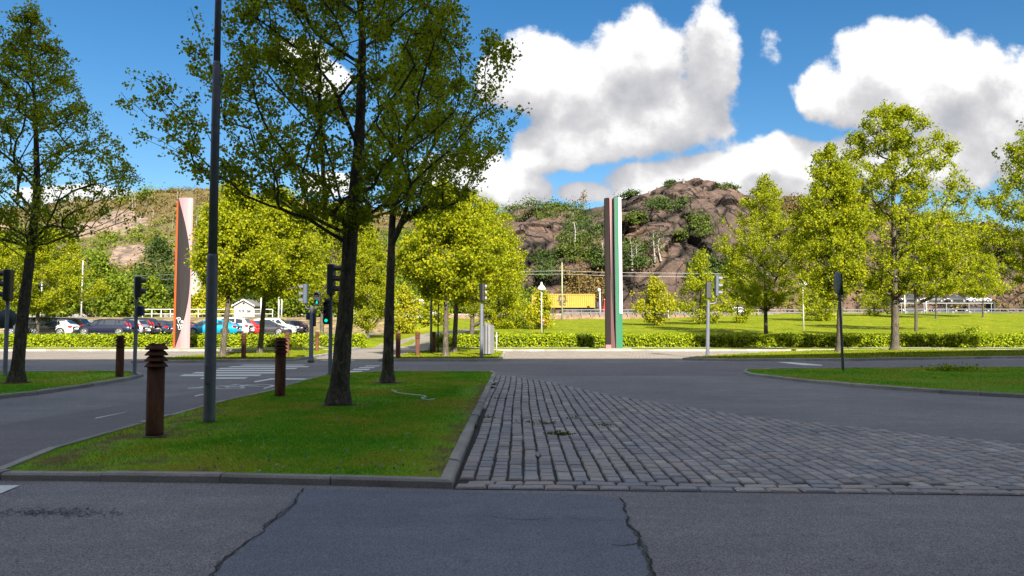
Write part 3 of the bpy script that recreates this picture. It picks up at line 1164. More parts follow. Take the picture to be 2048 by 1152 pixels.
# weeds rooted in the sett joints
rng0 = np.random.default_rng(4)
wc = []
for (u, v, n) in ((1112, 872, 130), (1092, 850, 60), (1060, 848, 40), (1000, 800, 25), (968, 838, 60), (950, 858, 40), (1206, 855, 40), (1130, 873, 60), (1150, 840, 25)):
    p = G(u, v)
    wc.append(np.array(p) + rng0.normal(size=(n, 3)) * (0.09, 0.07, 0.012) + (0, 0, 0.035))
tag(link('weeds', quads_mesh('weeds', leaf_quads(rng0, np.concatenate(wc), 0.035, 0.0), M['cliffleaf'])), None, None, None, 'stuff')

# ---------------------------------------------------------------- painted marks
def mark(name, pts, z=0.0085):
    return struct(MB().sheet(gp(pts), z).build(name, M['paint']))


for (a, b, y0, y1) in ((398, 490, 758.2, 755.0), (358, 518, 752.6, 749.3), (382, 548, 747.3, 744.6), (408, 566, 742.6, 740.2), (432, 590, 738.4, 736.3), (455, 614, 734.6, 732.8), (478, 606, 731.2, 729.8)):
    mark('crossing_stripe', [(a, y0), (b, y0), (b + 6, y1), (a + 10, y1)])
for (a, b, y0, y1) in ((690, 722, 745.3, 742.4), (704, 737, 740.4, 738.0), (716, 747, 736.3, 734.6), (728, 758, 732.8, 731.5)):
    mark('crossing_stripe', [(a, y0), (b, y0), (b + 4, y1), (a + 5, y1)])
mark('lane_dash', [(189, 838.5), (250, 825.5), (255, 824), (193, 836)])
mark('lane_dash', [(388, 794), (420, 787), (421, 785.5), (391, 791.5)])
mark('lane_arrow', [(375, 777.5), (398, 777), (414, 774), (417, 772), (409, 773), (396, 775.5), (376, 776.4)])
mark('stop_line', [(510, 765), (545, 759.5), (614, 759.8), (616, 757.6), (543, 756.8), (508, 763)])
mark('lane_dash', [(526, 779), (552, 772), (556, 770), (529, 776)])
mark('lane_dash', [(-60, 995), (0, 989), (40, 972), (-60, 972)])
mark('lane_dash', [(1553, 724.5), (1580, 724.5), (1645, 730), (1643, 731.5), (1605, 730.5)])
mark('lane_arrow', [(1528, 737.0), (1545, 739.6), (1598, 740.8), (1600, 739.4), (1571, 738.6), (1598, 736.9), (1578, 736.4), (1560, 738.3), (1540, 737.2)])
mark('path_line', [(640, 721.2), (708, 721.2), (712, 720.4), (644, 720.4)])
# bicycle symbol in the cycle lane
bk = MB()


def ribbon(mb, pts, w, z=0.0085):
    for a, b in zip(pts, pts[1:]):
        a, b = Vector((*a[:2], 0)), Vector((*b[:2], 0))
        d = (b - a)
        if d.length < 1e-5:
            continue
        d.normalize()
        nn = Vector((-d.y, d.x, 0)) * w
        mb.add([(a.x + nn.x, a.y + nn.y, z), (a.x - nn.x, a.y - nn.y, z), (b.x - nn.x, b.y - nn.y, z), (b.x + nn.x, b.y + nn.y, z)], [(0, 1, 2, 3)])


bo = G(488, 773.5)
bx = (G(522, 771) - G(456, 776)).normalized()
by = Vector((-bx.y, bx.x, 0))


def bp(x, y):
    p = bo + bx * x + by * y
    return (p.x, p.y)


for cx in (-0.48, 0.48):
    ribbon(bk, [bp(cx + .3 * math.cos(t * math.pi / 8), .5 * math.sin(t * math.pi / 8)) for t in range(17)], .05)
for seg in ([(-.48, 0), (-.2, .6), (.3, .6), (.48, 0)], [(-.2, .6), (0, 0), (.3, .6)], [(-.48, 0), (0, 0)], [(-.3, .8), (-.1, .8)], [(.3, .6), (.25, .9), (.42, .9)]):
    ribbon(bk, [bp(*p) for p in seg], .045)
struct(bk.build('bicycle_symbol', M['paint']))


# ---------------------------------------------------------------- the office block behind the viewpoint: its long shadow covers the near road
def build_block(label, A, B, e0, e1):
    """a block whose roof edge throws the shadow line A to B on the ground; e0, e1 lengthen it at either end"""
    H = 36.0
    sh = SHADOW_HEADING * (H / math.tan(SUN_EL))
    A, B = Vector((*A, 0)) - sh, Vector((*B, 0)) - sh
    d = (B - A).normalized()
    p0, p1 = A - d * e0, B + d * e1
    L = (p1 - p0).length
    t = thing('office_block', label, 'building', (p0.x, p0.y, 0), None, math.atan2(d.y, d.x))
    MB().box((L / 2, -9, H / 2 - .2), (L, 18, H - .4)).build('wall', M['offwhite'], t)
    MB().box((L / 2, -9.01, H - .2), (L + .3, 18.3, 0.4)).build('roof', M['roof_grey'], t)
    for k in range(10):
        MB().box((L / 2, 0.03, 2.2 + k * 3.4), (L - 2, 0.06, 1.6)).build('window_band', M['glass'], t)


build_block('long pale office block behind the viewpoint shading the near road', (-27, 38.3), (9.5, 39.6), 80, 9)
build_block('angled pale office wing behind the viewpoint shading the right lawns', (8, 38.8), (36, 52.6), 0, 16)


# ---------------------------------------------------------------- trees
def gen_tree(seed, trunk, r0, crown, n_attr, n_leaf, leaf, spread=0.28, tip=0.011, sides=6, pw=0.75, fork=0.0, droop=0.5, low=0.25, steep=0.45, limbs=()):
    """trunk: list of local points; crown: (cx, cy, z0, z1, rx, ry)"""
    rng = np.random.default_rng(seed)
    cx, cy, z0, z1, rx, ry = crown
    H = z1 - z0
    tp = [Vector(p) for p in trunk]
    top = Vector((cx, cy, z0 + H * 0.80))
    if tp[-1].z < top.z - 0.5:
        a = tp[-1]
        for k in (0.35, 0.7, 1.0):
            q = a.lerp(top, k)
            q.x += rng.normal() * .05 * H * .3
            q.y += rng.normal() * .05 * H * .3
            tp.append(q)
    pts, s = [tp[0]], 0
    for a, b in zip(tp, tp[1:]):
        k = max(1, int((b - a).length / 0.30))
        for i in range(1, k + 1):
            pts.append(a.lerp(b, i / k))
    # round off the corners
    for _ in range(3):
        pts = [pts[0]] + [(pts[i - 1] + pts[i] * 2 + pts[i + 1]) / 4 for i in range(1, len(pts) - 1)] + [pts[-1]]
    nt = len(pts)
    P_ = [np.array(p) for p in pts]
    parent = list(range(-1, nt - 1))
    cnt = [0.0] * nt
    chains = []
    for lb in limbs:                                # big limbs that fork off low on the trunk
        q = [Vector(p) for p in lb]
        j = min(range(nt), key=lambda i: (pts[i] - q[0]).length)
        q[0] = pts[j]
        ch = [j]
        for a, b in zip(q, q[1:]):
            k = max(1, int((b - a).length / 0.3))
            for i in range(1, k + 1):
                P_.append(np.array(a.lerp(b, i / k)))
                parent.append(ch[-1])
                cnt.append(0.0)
                ch.append(len(P_) - 1)
        cnt[-1] = 1.0
        chains.append(ch)
    lob = rng.uniform(0, 6.28, 5)
    n = n_attr
    t = np.clip(rng.beta(1.25, 1.45, n), 0.01, 0.99)
    prof = np.where(t < low, np.sqrt(t / low), np.clip((1 - t) / (1 - low), 0, 1) ** pw)
    ang = rng.uniform(0, 6.283, n)
    lobe = 1 + .13 * np.sin(3 * ang + lob[0] + 4 * t) + .10 * np.sin(5 * ang + lob[1] - 9 * t) + .10 * np.sin(9 * t + lob[2] + 2 * ang)
    rad = np.sqrt(rng.uniform(.04, 1, n)) * prof * lobe
    att = np.stack([cx + rx * rad * np.cos(ang), cy + ry * rad * np.sin(ang), z0 + H * t], 1)
    order = np.argsort(np.hypot(att[:, 0] - cx, att[:, 1] - cy) / max(rx, .1) + rng.uniform(0, .25, n))
    zmin_att = max(fork, z0 - 0.15 * H)
    arr = np.array(P_)
    for i in order:
        a = att[i]
        dv = a - arr
        hd = np.hypot(dv[:, 0], dv[:, 1])
        dist = np.linalg.norm(dv, axis=1)
        cost = dist + 2.2 * np.maximum(0, arr[:, 2] - (a[2] - steep * hd))
        cost[:nt] += np.where(arr[:nt, 2] < zmin_att, 50, 0)
        j = int(np.argmin(cost))
        s = P_[j]
        d = a - s
        L = float(np.linalg.norm(d))
        if L < 0.05:
            continue
        k = max(2, int(L / 0.38))
        hdv = np.array([d[0], d[1], 0])
        ch = [j]
        new = []
        bow = rng.normal(size=3) * .06 * L
        for q in range(1, k + 1):
            f = q / k
            p = s + d * f + bow * (f * (1 - f) * 2)
            p = p - np.array([0, 0, 1.0]) * (.16 * L * f * (1 - f)) * (0.6 if d[2] > 0 else -.2)
            p = p + rng.normal(size=3) * .018 * (1 if q < k else 0)
            P_.append(p)
            parent.append(ch[-1])
            cnt.append(0.0)
            ch.append(len(P_) - 1)
            new.append(p)
        cnt[-1] = 1.0
        chains.append(ch)
        arr = np.vstack([arr, np.array(new)])
    for i in range(len(P_) - 1, nt - 1, -1):
        if parent[i] >= 0:
            cnt[parent[i]] += cnt[i]
    r = [tip * max(1.0, c) ** 0.5 for c in cnt]
    mb = MB()
    zt = pts[-1].z
    tr = []
    for i in range(nt):
        f = i / (nt - 1)
        zz = pts[i].z - pts[0].z
        q = r0 * (1 - f) ** 0.72 * (1 + .55 * math.exp(-zz / .16)) + tip
        q *= 1 + .09 * noise.noise(Vector((zz * 2.7, seed, 0)))
        tr.append(max(q, tip))
    mb.tube(pts, tr, 14 if sides > 5 else 8)
    if sides > 5:                                   # knobbly bark
        vs = []
        for (x, y, z) in mb.v:
            v = Vector((x, y, z))
            k = 1 + .09 * noise.noise(v * 6 + Vector((seed, 0, 0))) + .06 * noise.noise(v * 17)
            i = min(range(nt), key=lambda q: abs(pts[q].z - z)) if z < zt else nt - 1
            c = pts[i]
            vs.append((c.x + (x - c.x) * k, c.y + (y - c.y) * k, z))
        mb.v = vs
    for ch in chains:
        rr = [r[i] for i in ch]
        lim = tr[ch[0]] * .75 if ch[0] < nt else r[ch[0]]
        rr[0] = min(rr[1] * 1.12, max(lim, rr[1]))
        mb.tube([P_[i] for i in ch], rr, sides if r[ch[1]] > 3 * tip else max(3, sides - 2), cap=False)
    # leaves gather along the outer part of every branch
    A, B, wgt = [], [], []
    for ch in chains:
        m = len(ch)
        for q in range(max(0, int(m * .25)), m - 1):
            A.append(P_[ch[q]])
            B.append(P_[ch[q + 1]])
            wgt.append((1.0 if r[ch[q + 1]] < tip * 2.3 else 0.35) * (1.6 if q == m - 2 else 1))
    A, B, wgt = np.array(A), np.array(B), np.array(wgt)
    wgt = wgt * np.exp(rng.normal(size=len(wgt)) * .45)
    # several leaves share one short shoot
    ns = max(1, n_leaf // 7)
    sel = rng.choice(len(A), ns, p=wgt / wgt.sum())
    f = rng.uniform(0, 1.05, (ns, 1))
    sh = A[sel] * (1 - f) + B[sel] * f + rng.normal(size=(ns, 3)) * spread * np.array([1, 1, .8])
    own = rng.integers(0, ns, n_leaf)
    c = sh[own] + rng.normal(size=(n_leaf, 3)) * leaf * .75 - np.array([0, 0, leaf * .4])
    out = unit(c - np.array([cx, cy, z0 + H * .35]))
    return mb, leaf_quads(rng, c, leaf, droop, out, 0.6)


def tree(label, base, trunk_px, r0, d, crown_px, leafmat, n_attr, n_leaf, leaf, seed, name='linden_tree', group=None, depth=0.9, cat='tree', barkm='bark', limbs_px=(), **kw):
    """base: world point; trunk_px: further trunk pixels read at distance d; crown_px: u0, u1, v0, v1"""
    t = thing(name, label, cat, base, group)
    trunk = [Vector((0, 0, 0))] + [P(u, v, d) - base for (u, v) in trunk_px]
    u0, u1, v0, v1 = crown_px
    a, b = P(u0, v1, d) - base, P(u1, v0, d) - base
    crown = ((a.x + b.x) / 2, 0.0, a.z, b.z, (b.x - a.x) / 2 * 1.02, (b.x - a.x) / 2 * depth)
    kw['limbs'] = [[P(u, v, d) - base + Vector((0, dy, 0)) for (u, v, dy) in lb] for lb in limbs_px]
    mb, lv = gen_tree(seed, trunk, r0, crown, n_attr, n_leaf, leaf, **kw)
    mb.build('trunk', M[barkm], t)
    link('crown', quads_mesh('crown', lv, M[leafmat]), t)
    return t


LG = 'young linden trees along the road'


def gb(u, v, z=0.11):
    return G(u, v, z)


# near trees standing in the shade
b = gb(677, 806)
tree('large dark-trunked linden on the near central lawn, biggest tree in the photo', b, [(690, 640), (704, 430), (716, 330), (722, 200), (726, 60)], 0.185, b.y,
     (325, 1025, -330, 445), 'linden', 900, 66000, 0.073, 21, spread=0.10, tip=0.0050, sides=7, steep=.6, pw=0.55, fork=3.1, low=0.24, group=LG)
b = gb(775, 763)
tree('slim dark linden just behind and right of the biggest tree on the central lawn', b, [(779, 620), (783, 490), (786, 400), (806, 300), (820, 220)], 0.155, b.y,
     (690, 1015, 40, 440), 'linden', 400, 19000, 0.082, 22, limbs_px=[[(781, 505, 0), (762, 488, .1), (740, 455, .2), (722, 420, .3), (716, 370, .3)], [(783, 480, 0), (805, 445, -.1), (822, 400, -.3), (850, 340, -.4)]], spread=0.11, tip=0.0062, steep=.6, sides=6, pw=0.6, fork=2.6, low=0.35, group=LG)
b = gb(33, 764)
tree('dark leaning linden on the left lawn beside the foremost left traffic light', b, [(44, 640), (62, 500), (75, 380), (70, 200)], 0.165, b.y,
     (-200, 310, 10, 490), 'linden', 560, 24000, 0.082, 23, spread=0.11, tip=0.0060, steep=.6, sides=6, pw=0.85, fork=3.0, low=0.24, group=LG)
b = Vector((18.3, 19.5, 0.1))
tree('near linden mostly beyond the right edge, only a dark branch tip showing', b, [(2400, 560), (2395, 400)], 0.16, 19.5,
     (2060, 2700, -40, 440), 'linden', 260, 10000, 0.115, 24, spread=0.17, tip=0.0095, sides=6, pw=0.6, fork=3.0, group=LG)
# one reaching low branch of that tree is what the photo shows: a second short look is given by its crown edge

# sunlit trees across the road
SUN_TREES = [
    ('yellow-green linden by the hedge at far left, trunk left of the first dark trunk', (74, 691), [(76, 620), (80, 560)], 0.17, (-25, 205, 455, 618), 240, 16000, 101, 'linden'),
    ('leaning pale-trunked linden beside the bright blue car', (445, 713), [(452, 640), (463, 560), (470, 500)], 0.16, (372, 560, 362, 585), 300, 19000, 102, 'linden'),
    ('sunlit linden second to the right of the tall dark lamp pole', (520, 706), [(525, 640), (532, 560), (534, 500)], 0.16, (445, 665, 372, 590), 300, 19000, 103, 'linden'),
    ('sunlit linden behind the green walking man signal', (643, 690), [(645, 620), (650, 560)], 0.19, (575, 785, 400, 612), 280, 18000, 104, 'linden'),
    ('pale-trunked linden nearest the kerb on the middle far lawn', (891, 712), [(892, 630), (893, 560), (893, 490)], 0.15, (785, 990, 362, 590), 300, 19000, 105, 'linden'),
    ('linden with a dark forked trunk, middle one on the middle far lawn', (908, 704), [(912, 630), (914, 560), (918, 500)], 0.155, (830, 1045, 380, 600), 280, 18000, 106, 'linden'),
    ('rounded yellow-green linden behind the boxed signal post, rearmost on the middle lawn', (943, 692), [(945, 630), (950, 560)], 0.20, (888, 1075, 400, 640), 280, 18000, 107, 'linden'),
    ('pointed yellow-green linden with a straight pale trunk right of the twin signals', (1532, 689), [(1531, 610), (1530, 540), (1530, 480)], 0.19, (1418, 1645, 352, 620), 340, 21000, 108, 'linden'),
    ('tallest sunlit linden on the right with a thick mossy trunk', (1790, 700), [(1790, 600), (1789, 520), (1786, 400)], 0.27, (1600, 1962, 200, 582), 480, 30000, 109, 'linden'),
    ('slender linden just right of the tallest one by the hedge', (1832, 686), [(1832, 620), (1829, 560)], 0.17, (1765, 1985, 410, 588), 260, 16000, 110, 'linden'),
    ('linden with a dark trunk hidden behind the turned round road sign', (1678, 703), [(1680, 620), (1688, 540)], 0.20, (1580, 1740, 285, 590), 280, 14000, 111, 'linden'),
    ('big linden leaning in from the right edge behind the far lawn', (2085, 700), [(2085, 620), (2080, 500)], 0.24, (1955, 2230, 230, 572), 360, 20000, 112, 'linden'),
    ('linden filling the far left edge behind the round sign back', (-45, 694), [(-45, 620), (-45, 560)], 0.17, (-140, 70, 455, 620), 200, 12000, 113, 'linden'),
    ('low sunlit linden between the biggest trunk and the slim dark trunk', (735, 668), [(735, 630), (738, 580)], 0.15, (665, 800, 440, 655), 240, 13000, 114, 'linden'),
]
PW = {108: 0.72, 109: 0.60, 111: 0.58, 112: 0.55}
for (lab, (u, v), tpx, r0, cp, na, nl, seed, lm) in SUN_TREES:
    z = 0.12
    b = gb(u, v, z)
    if v < 680:
        dd = 66.0
        q = P(u, v, dd)
        b = Vector((q.x, dd, th(q.x, dd)))
    tree(lab, b, tpx, r0, b.y, cp, lm, int(na * 1.35), int(nl * 2.1), 0.14, seed, spread=0.18, tip=0.012, sides=5, pw=PW.get(seed, 0.58), low=0.3, group=LG)


def field_tree(label, u, d, cp, leafmat, na, nl, leaf, seed, r0=0.12, name='sapling', **kw):
    q = P(u, 640, d)
    b = Vector((q.x, d, th(q.x, d) - 0.05))
    k = dict(spread=0.30, tip=0.014, sides=4, pw=0.7, low=0.3)
    k.update(kw)
    return tree(label, b, [(u, cp[3] - (cp[3] - cp[2]) * .25)], r0, d, cp, leafmat, na, nl, leaf, seed, name=name, **k)


FG = 'young trees on the sloping field'
FIELD = [
    ('yellowish broad sapling right of the green and white column', 1310, 96, (1262, 1360, 545, 645), 'pale_leaf', 130, 5200),
    ('tall yellow-green field tree left of the twin signals', 1400, 100, (1350, 1452, 500, 645), 'linden', 150, 6500),
    ('field tree right of the twin signals and left of the pointed linden', 1475, 104, (1425, 1530, 490, 640), 'linden', 150, 6500),
    ('small field tree between the white bell lamp and the round sign', 1636, 106, (1592, 1690, 545, 640), 'linden', 140, 5500),
    ('small airy sapling against the bare rock cutting right of the round sign', 1748, 116, (1715, 1790, 555, 630), 'linden', 90, 2600),
    ('broad field tree in front of the car transporter', 1872, 108, (1812, 1922, 520, 590), 'pale_leaf', 140, 6000),
    ('field tree at the right end of the car transporter', 1966, 112, (1905, 2015, 512, 592), 'linden', 140, 6000),
    ('thin pale sapling left of the white bell lamp', 1080, 82, (1052, 1112, 575, 662), 'pale_leaf', 90, 2300),
    ('bushy sapling behind the boxed signal post', 1010, 84, (965, 1060, 560, 668), 'linden', 110, 4500),
    ('sparse golden sapling in front of the yellow container', 1072, 92, (1046, 1094, 606, 652), 'pale_leaf', 80, 1500),
    ('loose willowy bush at the head of the footpath', 800, 80, (770, 850, 572, 672), 'pale_leaf', 120, 3600),
    ('bushy tree right of the footpath in front of the white parapet', 850, 92, (832, 905, 570, 650), 'linden', 110, 4200),
]
for i, (lab, u, d, cp, lm, na, nl) in enumerate(FIELD):
    field_tree(lab, u, d, cp, lm, na, nl, 0.26, 300 + i, group=FG)

WG = 'trees behind the car park'
WOODS = [
    ('pale bushy tree behind the parked cars at the far left edge', 20, 118, (-60, 90, 480, 640), 'wood', 120, 5000),
    ('rounded green tree behind the white car at left', 118, 112, (60, 180, 505, 636), 'wood', 120, 5000),
    ('olive tree behind the tall white lamp post', 195, 122, (130, 260, 500, 640), 'wood', 120, 5000),
    ('bright bushy tree behind the navy estate car', 232, 104, (190, 275, 560, 636), 'wood', 110, 4200),
    ('bright bushy tree right of the dark pedestrian signal', 292, 104, (255, 335, 552, 636), 'wood', 120, 4800),
    ('tall dark green tree left of the orange and pink column', 320, 140, (255, 372, 470, 620), 'darkwood', 140, 6500),
    ('pale tree between the pink column and the dark lamp pole', 412, 108, (376, 470, 556, 640), 'pale_leaf', 110, 4200),
    ('dark evergreen tree behind the small white garage', 505, 128, (450, 580, 540, 640), 'darkwood', 120, 5600),
    ('bright tree right of the small white garage', 560, 112, (500, 625, 520, 640), 'wood', 130, 6000),
    ('dark tree behind the white cab on the bridge', 850, 165, (790, 905, 490, 640), 'darkwood', 140, 6500),
    ('green tree behind the biggest trunk and the parked black estate', 640, 108, (590, 700, 520, 650), 'wood', 120, 5500),
    ('wide green tree behind the slim dark trunk', 745, 120, (690, 810, 500, 650), 'wood', 130, 6000),
    ('dense dark bush at the left foot of the cliff', 960, 150, (900, 1030, 480, 640), 'wood', 130, 6000),
]
for i, (lab, u, d, cp, lm, na, nl) in enumerate(WOODS):
    field_tree(lab, u, d, cp, lm, na, nl, 0.42, 400 + i, r0=0.18, name='broadleaf_tree', group=WG, spread=0.45, tip=0.02)


# ---------------------------------------------------------------- hedges
def hedge(label, x0, x1, seed, y0=60.1, y1=61.5, top=1.0):
    t = thing('hedge', label, 'hedge', ((x0 + x1) / 2, (y0 + y1) / 2, 0), 'clipped hedges behind the verge')
    rng = np.random.default_rng(seed)
    L, W = x1 - x0, y1 - y0
    MB().box((0, 0, top * .46), (L - .3, W - .35, top * .9)).build('dark_core', M['joint'], t)  # near-black solid box, its colour stands for the shade between the leaves
    n = int(L * 520)
    side = rng.choice(4, n, p=[.52, .38, .04, .06])
    x = rng.uniform(-L / 2, L / 2, n)
    y = rng.uniform(-W / 2, W / 2, n)
    z = rng.uniform(.03, 1, n) * top
    hx = top * (0.96 + .05 * np.sin(x * 1.3 + seed) + .035 * np.sin(x * 4.1) + .03 * np.sin(x * 9.7))
    y = np.where(side == 0, -W / 2, np.where(side == 3, W / 2, y))
    z = np.where(side == 1, hx, z)
    x = np.where(side == 2, np.sign(x) * L / 2, x)
    c = np.stack([x, y, z], 1) + rng.normal(size=(n, 3)) * .10
    bulge = np.sin(x * 5.3) * np.sin(z * 7 + x * 2) * .05
    c[:, 1] += np.where(side == 0, bulge, 0)
    nr = np.zeros((n, 3))
    nr[side == 0] = (0, -1, .4)
    nr[side == 1] = (0, -.2, 1)
    nr[side == 3] = (0, 1, .3)
    q = leaf_quads(rng, c, 0.155, 0.15, nr, 1.1)
    # stray shoots above the clipped top
    m = int(L * 10)
    c2 = np.stack([rng.uniform(-L / 2, L / 2, m), rng.uniform(-W / 2, W / 2, m), top + np.abs(rng.normal(size=m)) * .12], 1)
    q = np.concatenate([q, leaf_quads(rng, c2, 0.13, -.8)])
    link('leaves', quads_mesh('leaves', q, M['hedge']), t)
    return t


hedge('long clipped green hedge left of the footpath in front of the parked cars', -72, -12.2, 51)
hedge('long clipped green hedge right of the footpath below the grassy field', -6.2, 62, 52)

# leafy shrub sprouting above the right hedge
b = P(1935, 655, 63)
t = thing('shrub', 'dark shoot-topped shrub sticking up above the right part of the hedge', 'shrub', (b.x, 62.2, 0.5))
rng = np.random.default_rng(9)
link('leaves', quads_mesh('leaves', leaf_quads(rng, rng.normal(size=(260, 3)) * (.5, .25, .32) + (0, 0, .75), .17, -.3), M['hedge']), t)
sb = MB()
for k in range(7):
    sb.tube([(0, 0, 0), (rng.normal() * .2, 0, .5), (rng.normal() * .45, rng.normal() * .2, 1.1)], [.03, .02, .008], 4)
sb.build('stem', M['bark'], t)
b = G(1905, 741, 0.1)
t = thing('shrub', 'low dark weedy clump on the back edge of the right lawn', 'shrub', b)
link('leaves', quads_mesh('leaves', leaf_quads(rng, np.abs(rng.normal(size=(420, 3))) * rng.choice([-1, 1], (420, 3)) * (.42, .2, .0) + np.abs(rng.normal(size=(420, 3))) * (0, 0, .10), .09, -1.2), M['hedge']), t)


# ---------------------------------------------------------------- hills
def interp(tab, u):
    xs, ys = zip(*tab)
    return np.interp(u, xs, ys)


ROCK_SKY = [(880, 470), (960, 440), (1010, 424), (1060, 412), (1120, 415), (1170, 418), (1205, 412), (1235, 398), (1270, 391), (1300, 383), (1335, 368), (1375, 362), (1410, 362), (1440, 366),
            (1475, 378), (1510, 398), (1560, 402), (1620, 400), (1700, 405), (1780, 415), (1880, 440), (2048, 470), (2300, 500), (2600, 560)]
LEFT_SKY = [(-700, 470), (-400, 440), (-150, 425), (0, 420), (100, 412), (180, 404), (240, 398), (300, 384), (360, 380), (420, 378), (470, 384), (560, 400), (700, 415), (860, 430), (960, 452), (1060, 520)]


def cliff(name, sky, u0, u1, nu, d0, d1, zbase, mat, rocky, seed):
    """hillside sheet: rises from its foot at distance d0 to a crest at d1, then falls away behind"""
    nv = 170 if rocky else 110
    us = np.linspace(u0, u1, nu)
    vs, jt = [], []
    for iv in range(nv + 16):
        t = iv / (nv - 1)
        for u in us:
            vv = float(interp(sky, u))
            crest = P(u, vv, d1)
            foot_d = d0 + 8 * noise.noise(Vector((u * .004, seed, 0)))
            foot = P(u, 640, foot_d)
            if t <= 1:
                if rocky:
                    f = t
                    # steep lower face, gentler dome above
                    yy = foot.y + (d1 - foot.y) * (0.30 * f + 0.70 * f ** 2.0)
                    zz = zbase + (crest.z - zbase) * (f ** 0.92)
                else:
                    yy = foot.y + (d1 - foot.y) * t
                    zz = zbase + (crest.z - zbase) * (t ** 1.12)
                x = foot.x + (crest.x - foot.x) * t
                p = Vector((x, yy, zz))
            else:
                k = (t - 1) * 6
                p = Vector((crest.x * (1 + .25 * k), crest.y + 70 * k, crest.z - 14 * k * k - 3 * k))
            fade = min(1, t * 8) * (1 if t <= 0.97 else max(0.15, 1 - (t - .97) * 30))
            if rocky:
                # rounded slabs split by joints that run down to the right
                a = R(38)
                q = Vector((p.x * math.cos(a) + p.z * math.sin(a), 0.35 * p.y, -p.x * math.sin(a) + p.z * math.cos(a)))
                wv = Vector((noise.noise(q * .06), noise.noise(q * .06 + Vector((7, 1, 3))), noise.noise(q * .06 + Vector((2, 9, 5))))) * 5
                qq = Vector((q.x * .030, q.y * .05, q.z * .085)) + wv * .055
                dd, cc = noise.voronoi(qq)
                e = dd[1] - dd[0]
                q2 = Vector((q.x * .11, q.y * .14, q.z * .17)) + wv * .08
                d2, cc2 = noise.voronoi(q2)
                e2 = d2[1] - d2[0]
                # every slab is its own tilted plane, so neighbours meet in ledges and overhangs
                c0, c2 = cc[0], cc2[0]
                t0 = noise.noise_vector(c0 * 9.7) * 9.0
                t2 = noise.noise_vector(c2 * 8.3) * 5.0
                h = 3.0 * (min(1, e / .30) ** .45) + 3.4 * noise.noise(c0 * 13.1) + max(-3, min(3, (qq - c0).dot(t0)))
                h += 1.1 * (min(1, e2 / .22) ** .5) + 1.5 * noise.noise(c2 * 11.3) + max(-1.5, min(1.5, (q2 - c2).dot(t2)))
                h += 0.8 * noise.fractal(p * .09, 1.0, 2.0, 4) + .35 * noise.noise(p * .5)
                p = p + Vector((0, -.8, .45)) * (h - 3.2) * fade
                jt.append(max(0.0, 1 - e / .10) * 1.0 + max(0.0, 1 - e2 / .09) * .75)
            else:
                dd, _ = noise.voronoi(Vector((p.x * .05, p.y * .04, p.z * .09)))
                e = dd[1] - dd[0]
                out = noise.fractal(Vector((p.x * .045, p.y * .02, p.z * .09 + 3.1)), .8, 2.1, 4)
                ub = u / 430
                # bare pinkish rock shows on the middle of the slope between about a sixth and a third of the way along it
                bare = math.exp(-((u - 245) / 72) ** 2) * (math.exp(-((t - .60) / .24) ** 2)) * .80 + out * 1.05 - .42
                bare += 0.25 * math.exp(-((u - 350) / 60) ** 2) * math.exp(-((t - .60) / .08) ** 2)
                k = min(1, max(0, bare * 4))
                h = (2.2 * min(1, e / .3) ** .6) * k + 1.8 * noise.fractal(p * .06, 1, 2, 4)
                p = p + Vector((0, -.7, .6)) * h * fade
                jt.append(1 - k)
            vs.append(p)
    nn = nv + 16
    fs = [(i * nu + j, i * nu + j + 1, (i + 1) * nu + j + 1, (i + 1) * nu + j) for i in range(nn - 1) for j in range(nu - 1)]
    me = bpy.data.meshes.new(name)
    me.from_pydata(vs, [], fs)
    me.materials.append(mat)
    me.polygons.foreach_set('use_smooth', [not rocky] * len(fs))
    at = me.attributes.new('joint', 'FLOAT', 'POINT')
    at.data.foreach_set('value', np.clip(np.array(jt, np.float32), 0, 1))
    me.update()
    return struct(link(name, me)), np.array(vs), np.array(jt), nu, nn


rock_hill, RV, RJ, RNU, RNV = cliff('rocky_hill', ROCK_SKY, 860, 2600, 330, 168, 232, 4.2, M['rock'], True, 3.0)
scrub_hill, LV, LJ, LNU, LNV = cliff('scrub_hill', LEFT_SKY, -700, 1060, 260, 150, 260, 4.0, M['hill'], False, 8.0)


def project(v):
    """photo pixel of world points"""
    v = np.asarray(v, float)
    x, y, z = v[:, 0], v[:, 1], v[:, 2] - CAM_H
    f = y * math.cos(PITCH) + z * math.sin(PITCH)
    up = -y * math.sin(PITCH) + z * math.cos(PITCH)
    return 1024 + LENS_PX * x / f, 576 - LENS_PX * up / f


def clumps(rng, pts, per, rad, leaf, up=0.6):
    """leaf clumps sitting on hillside points"""
    n = len(pts)
    rr = rad * rng.uniform(.5, 1.4, (n, 1, 1))
    off = rng.normal(size=(n, per, 3)) * .5
    off[..., 2] = np.abs(off[..., 2]) * 0.75
    c = (pts[:, None, :] + off * rr + np.array([0, 0, up]) * 0).reshape(-1, 3)
    o = unit(off.reshape(-1, 3))
    return leaf_quads(rng, c, leaf, 0.1, o, 1.0)


rng = np.random.default_rng(77)
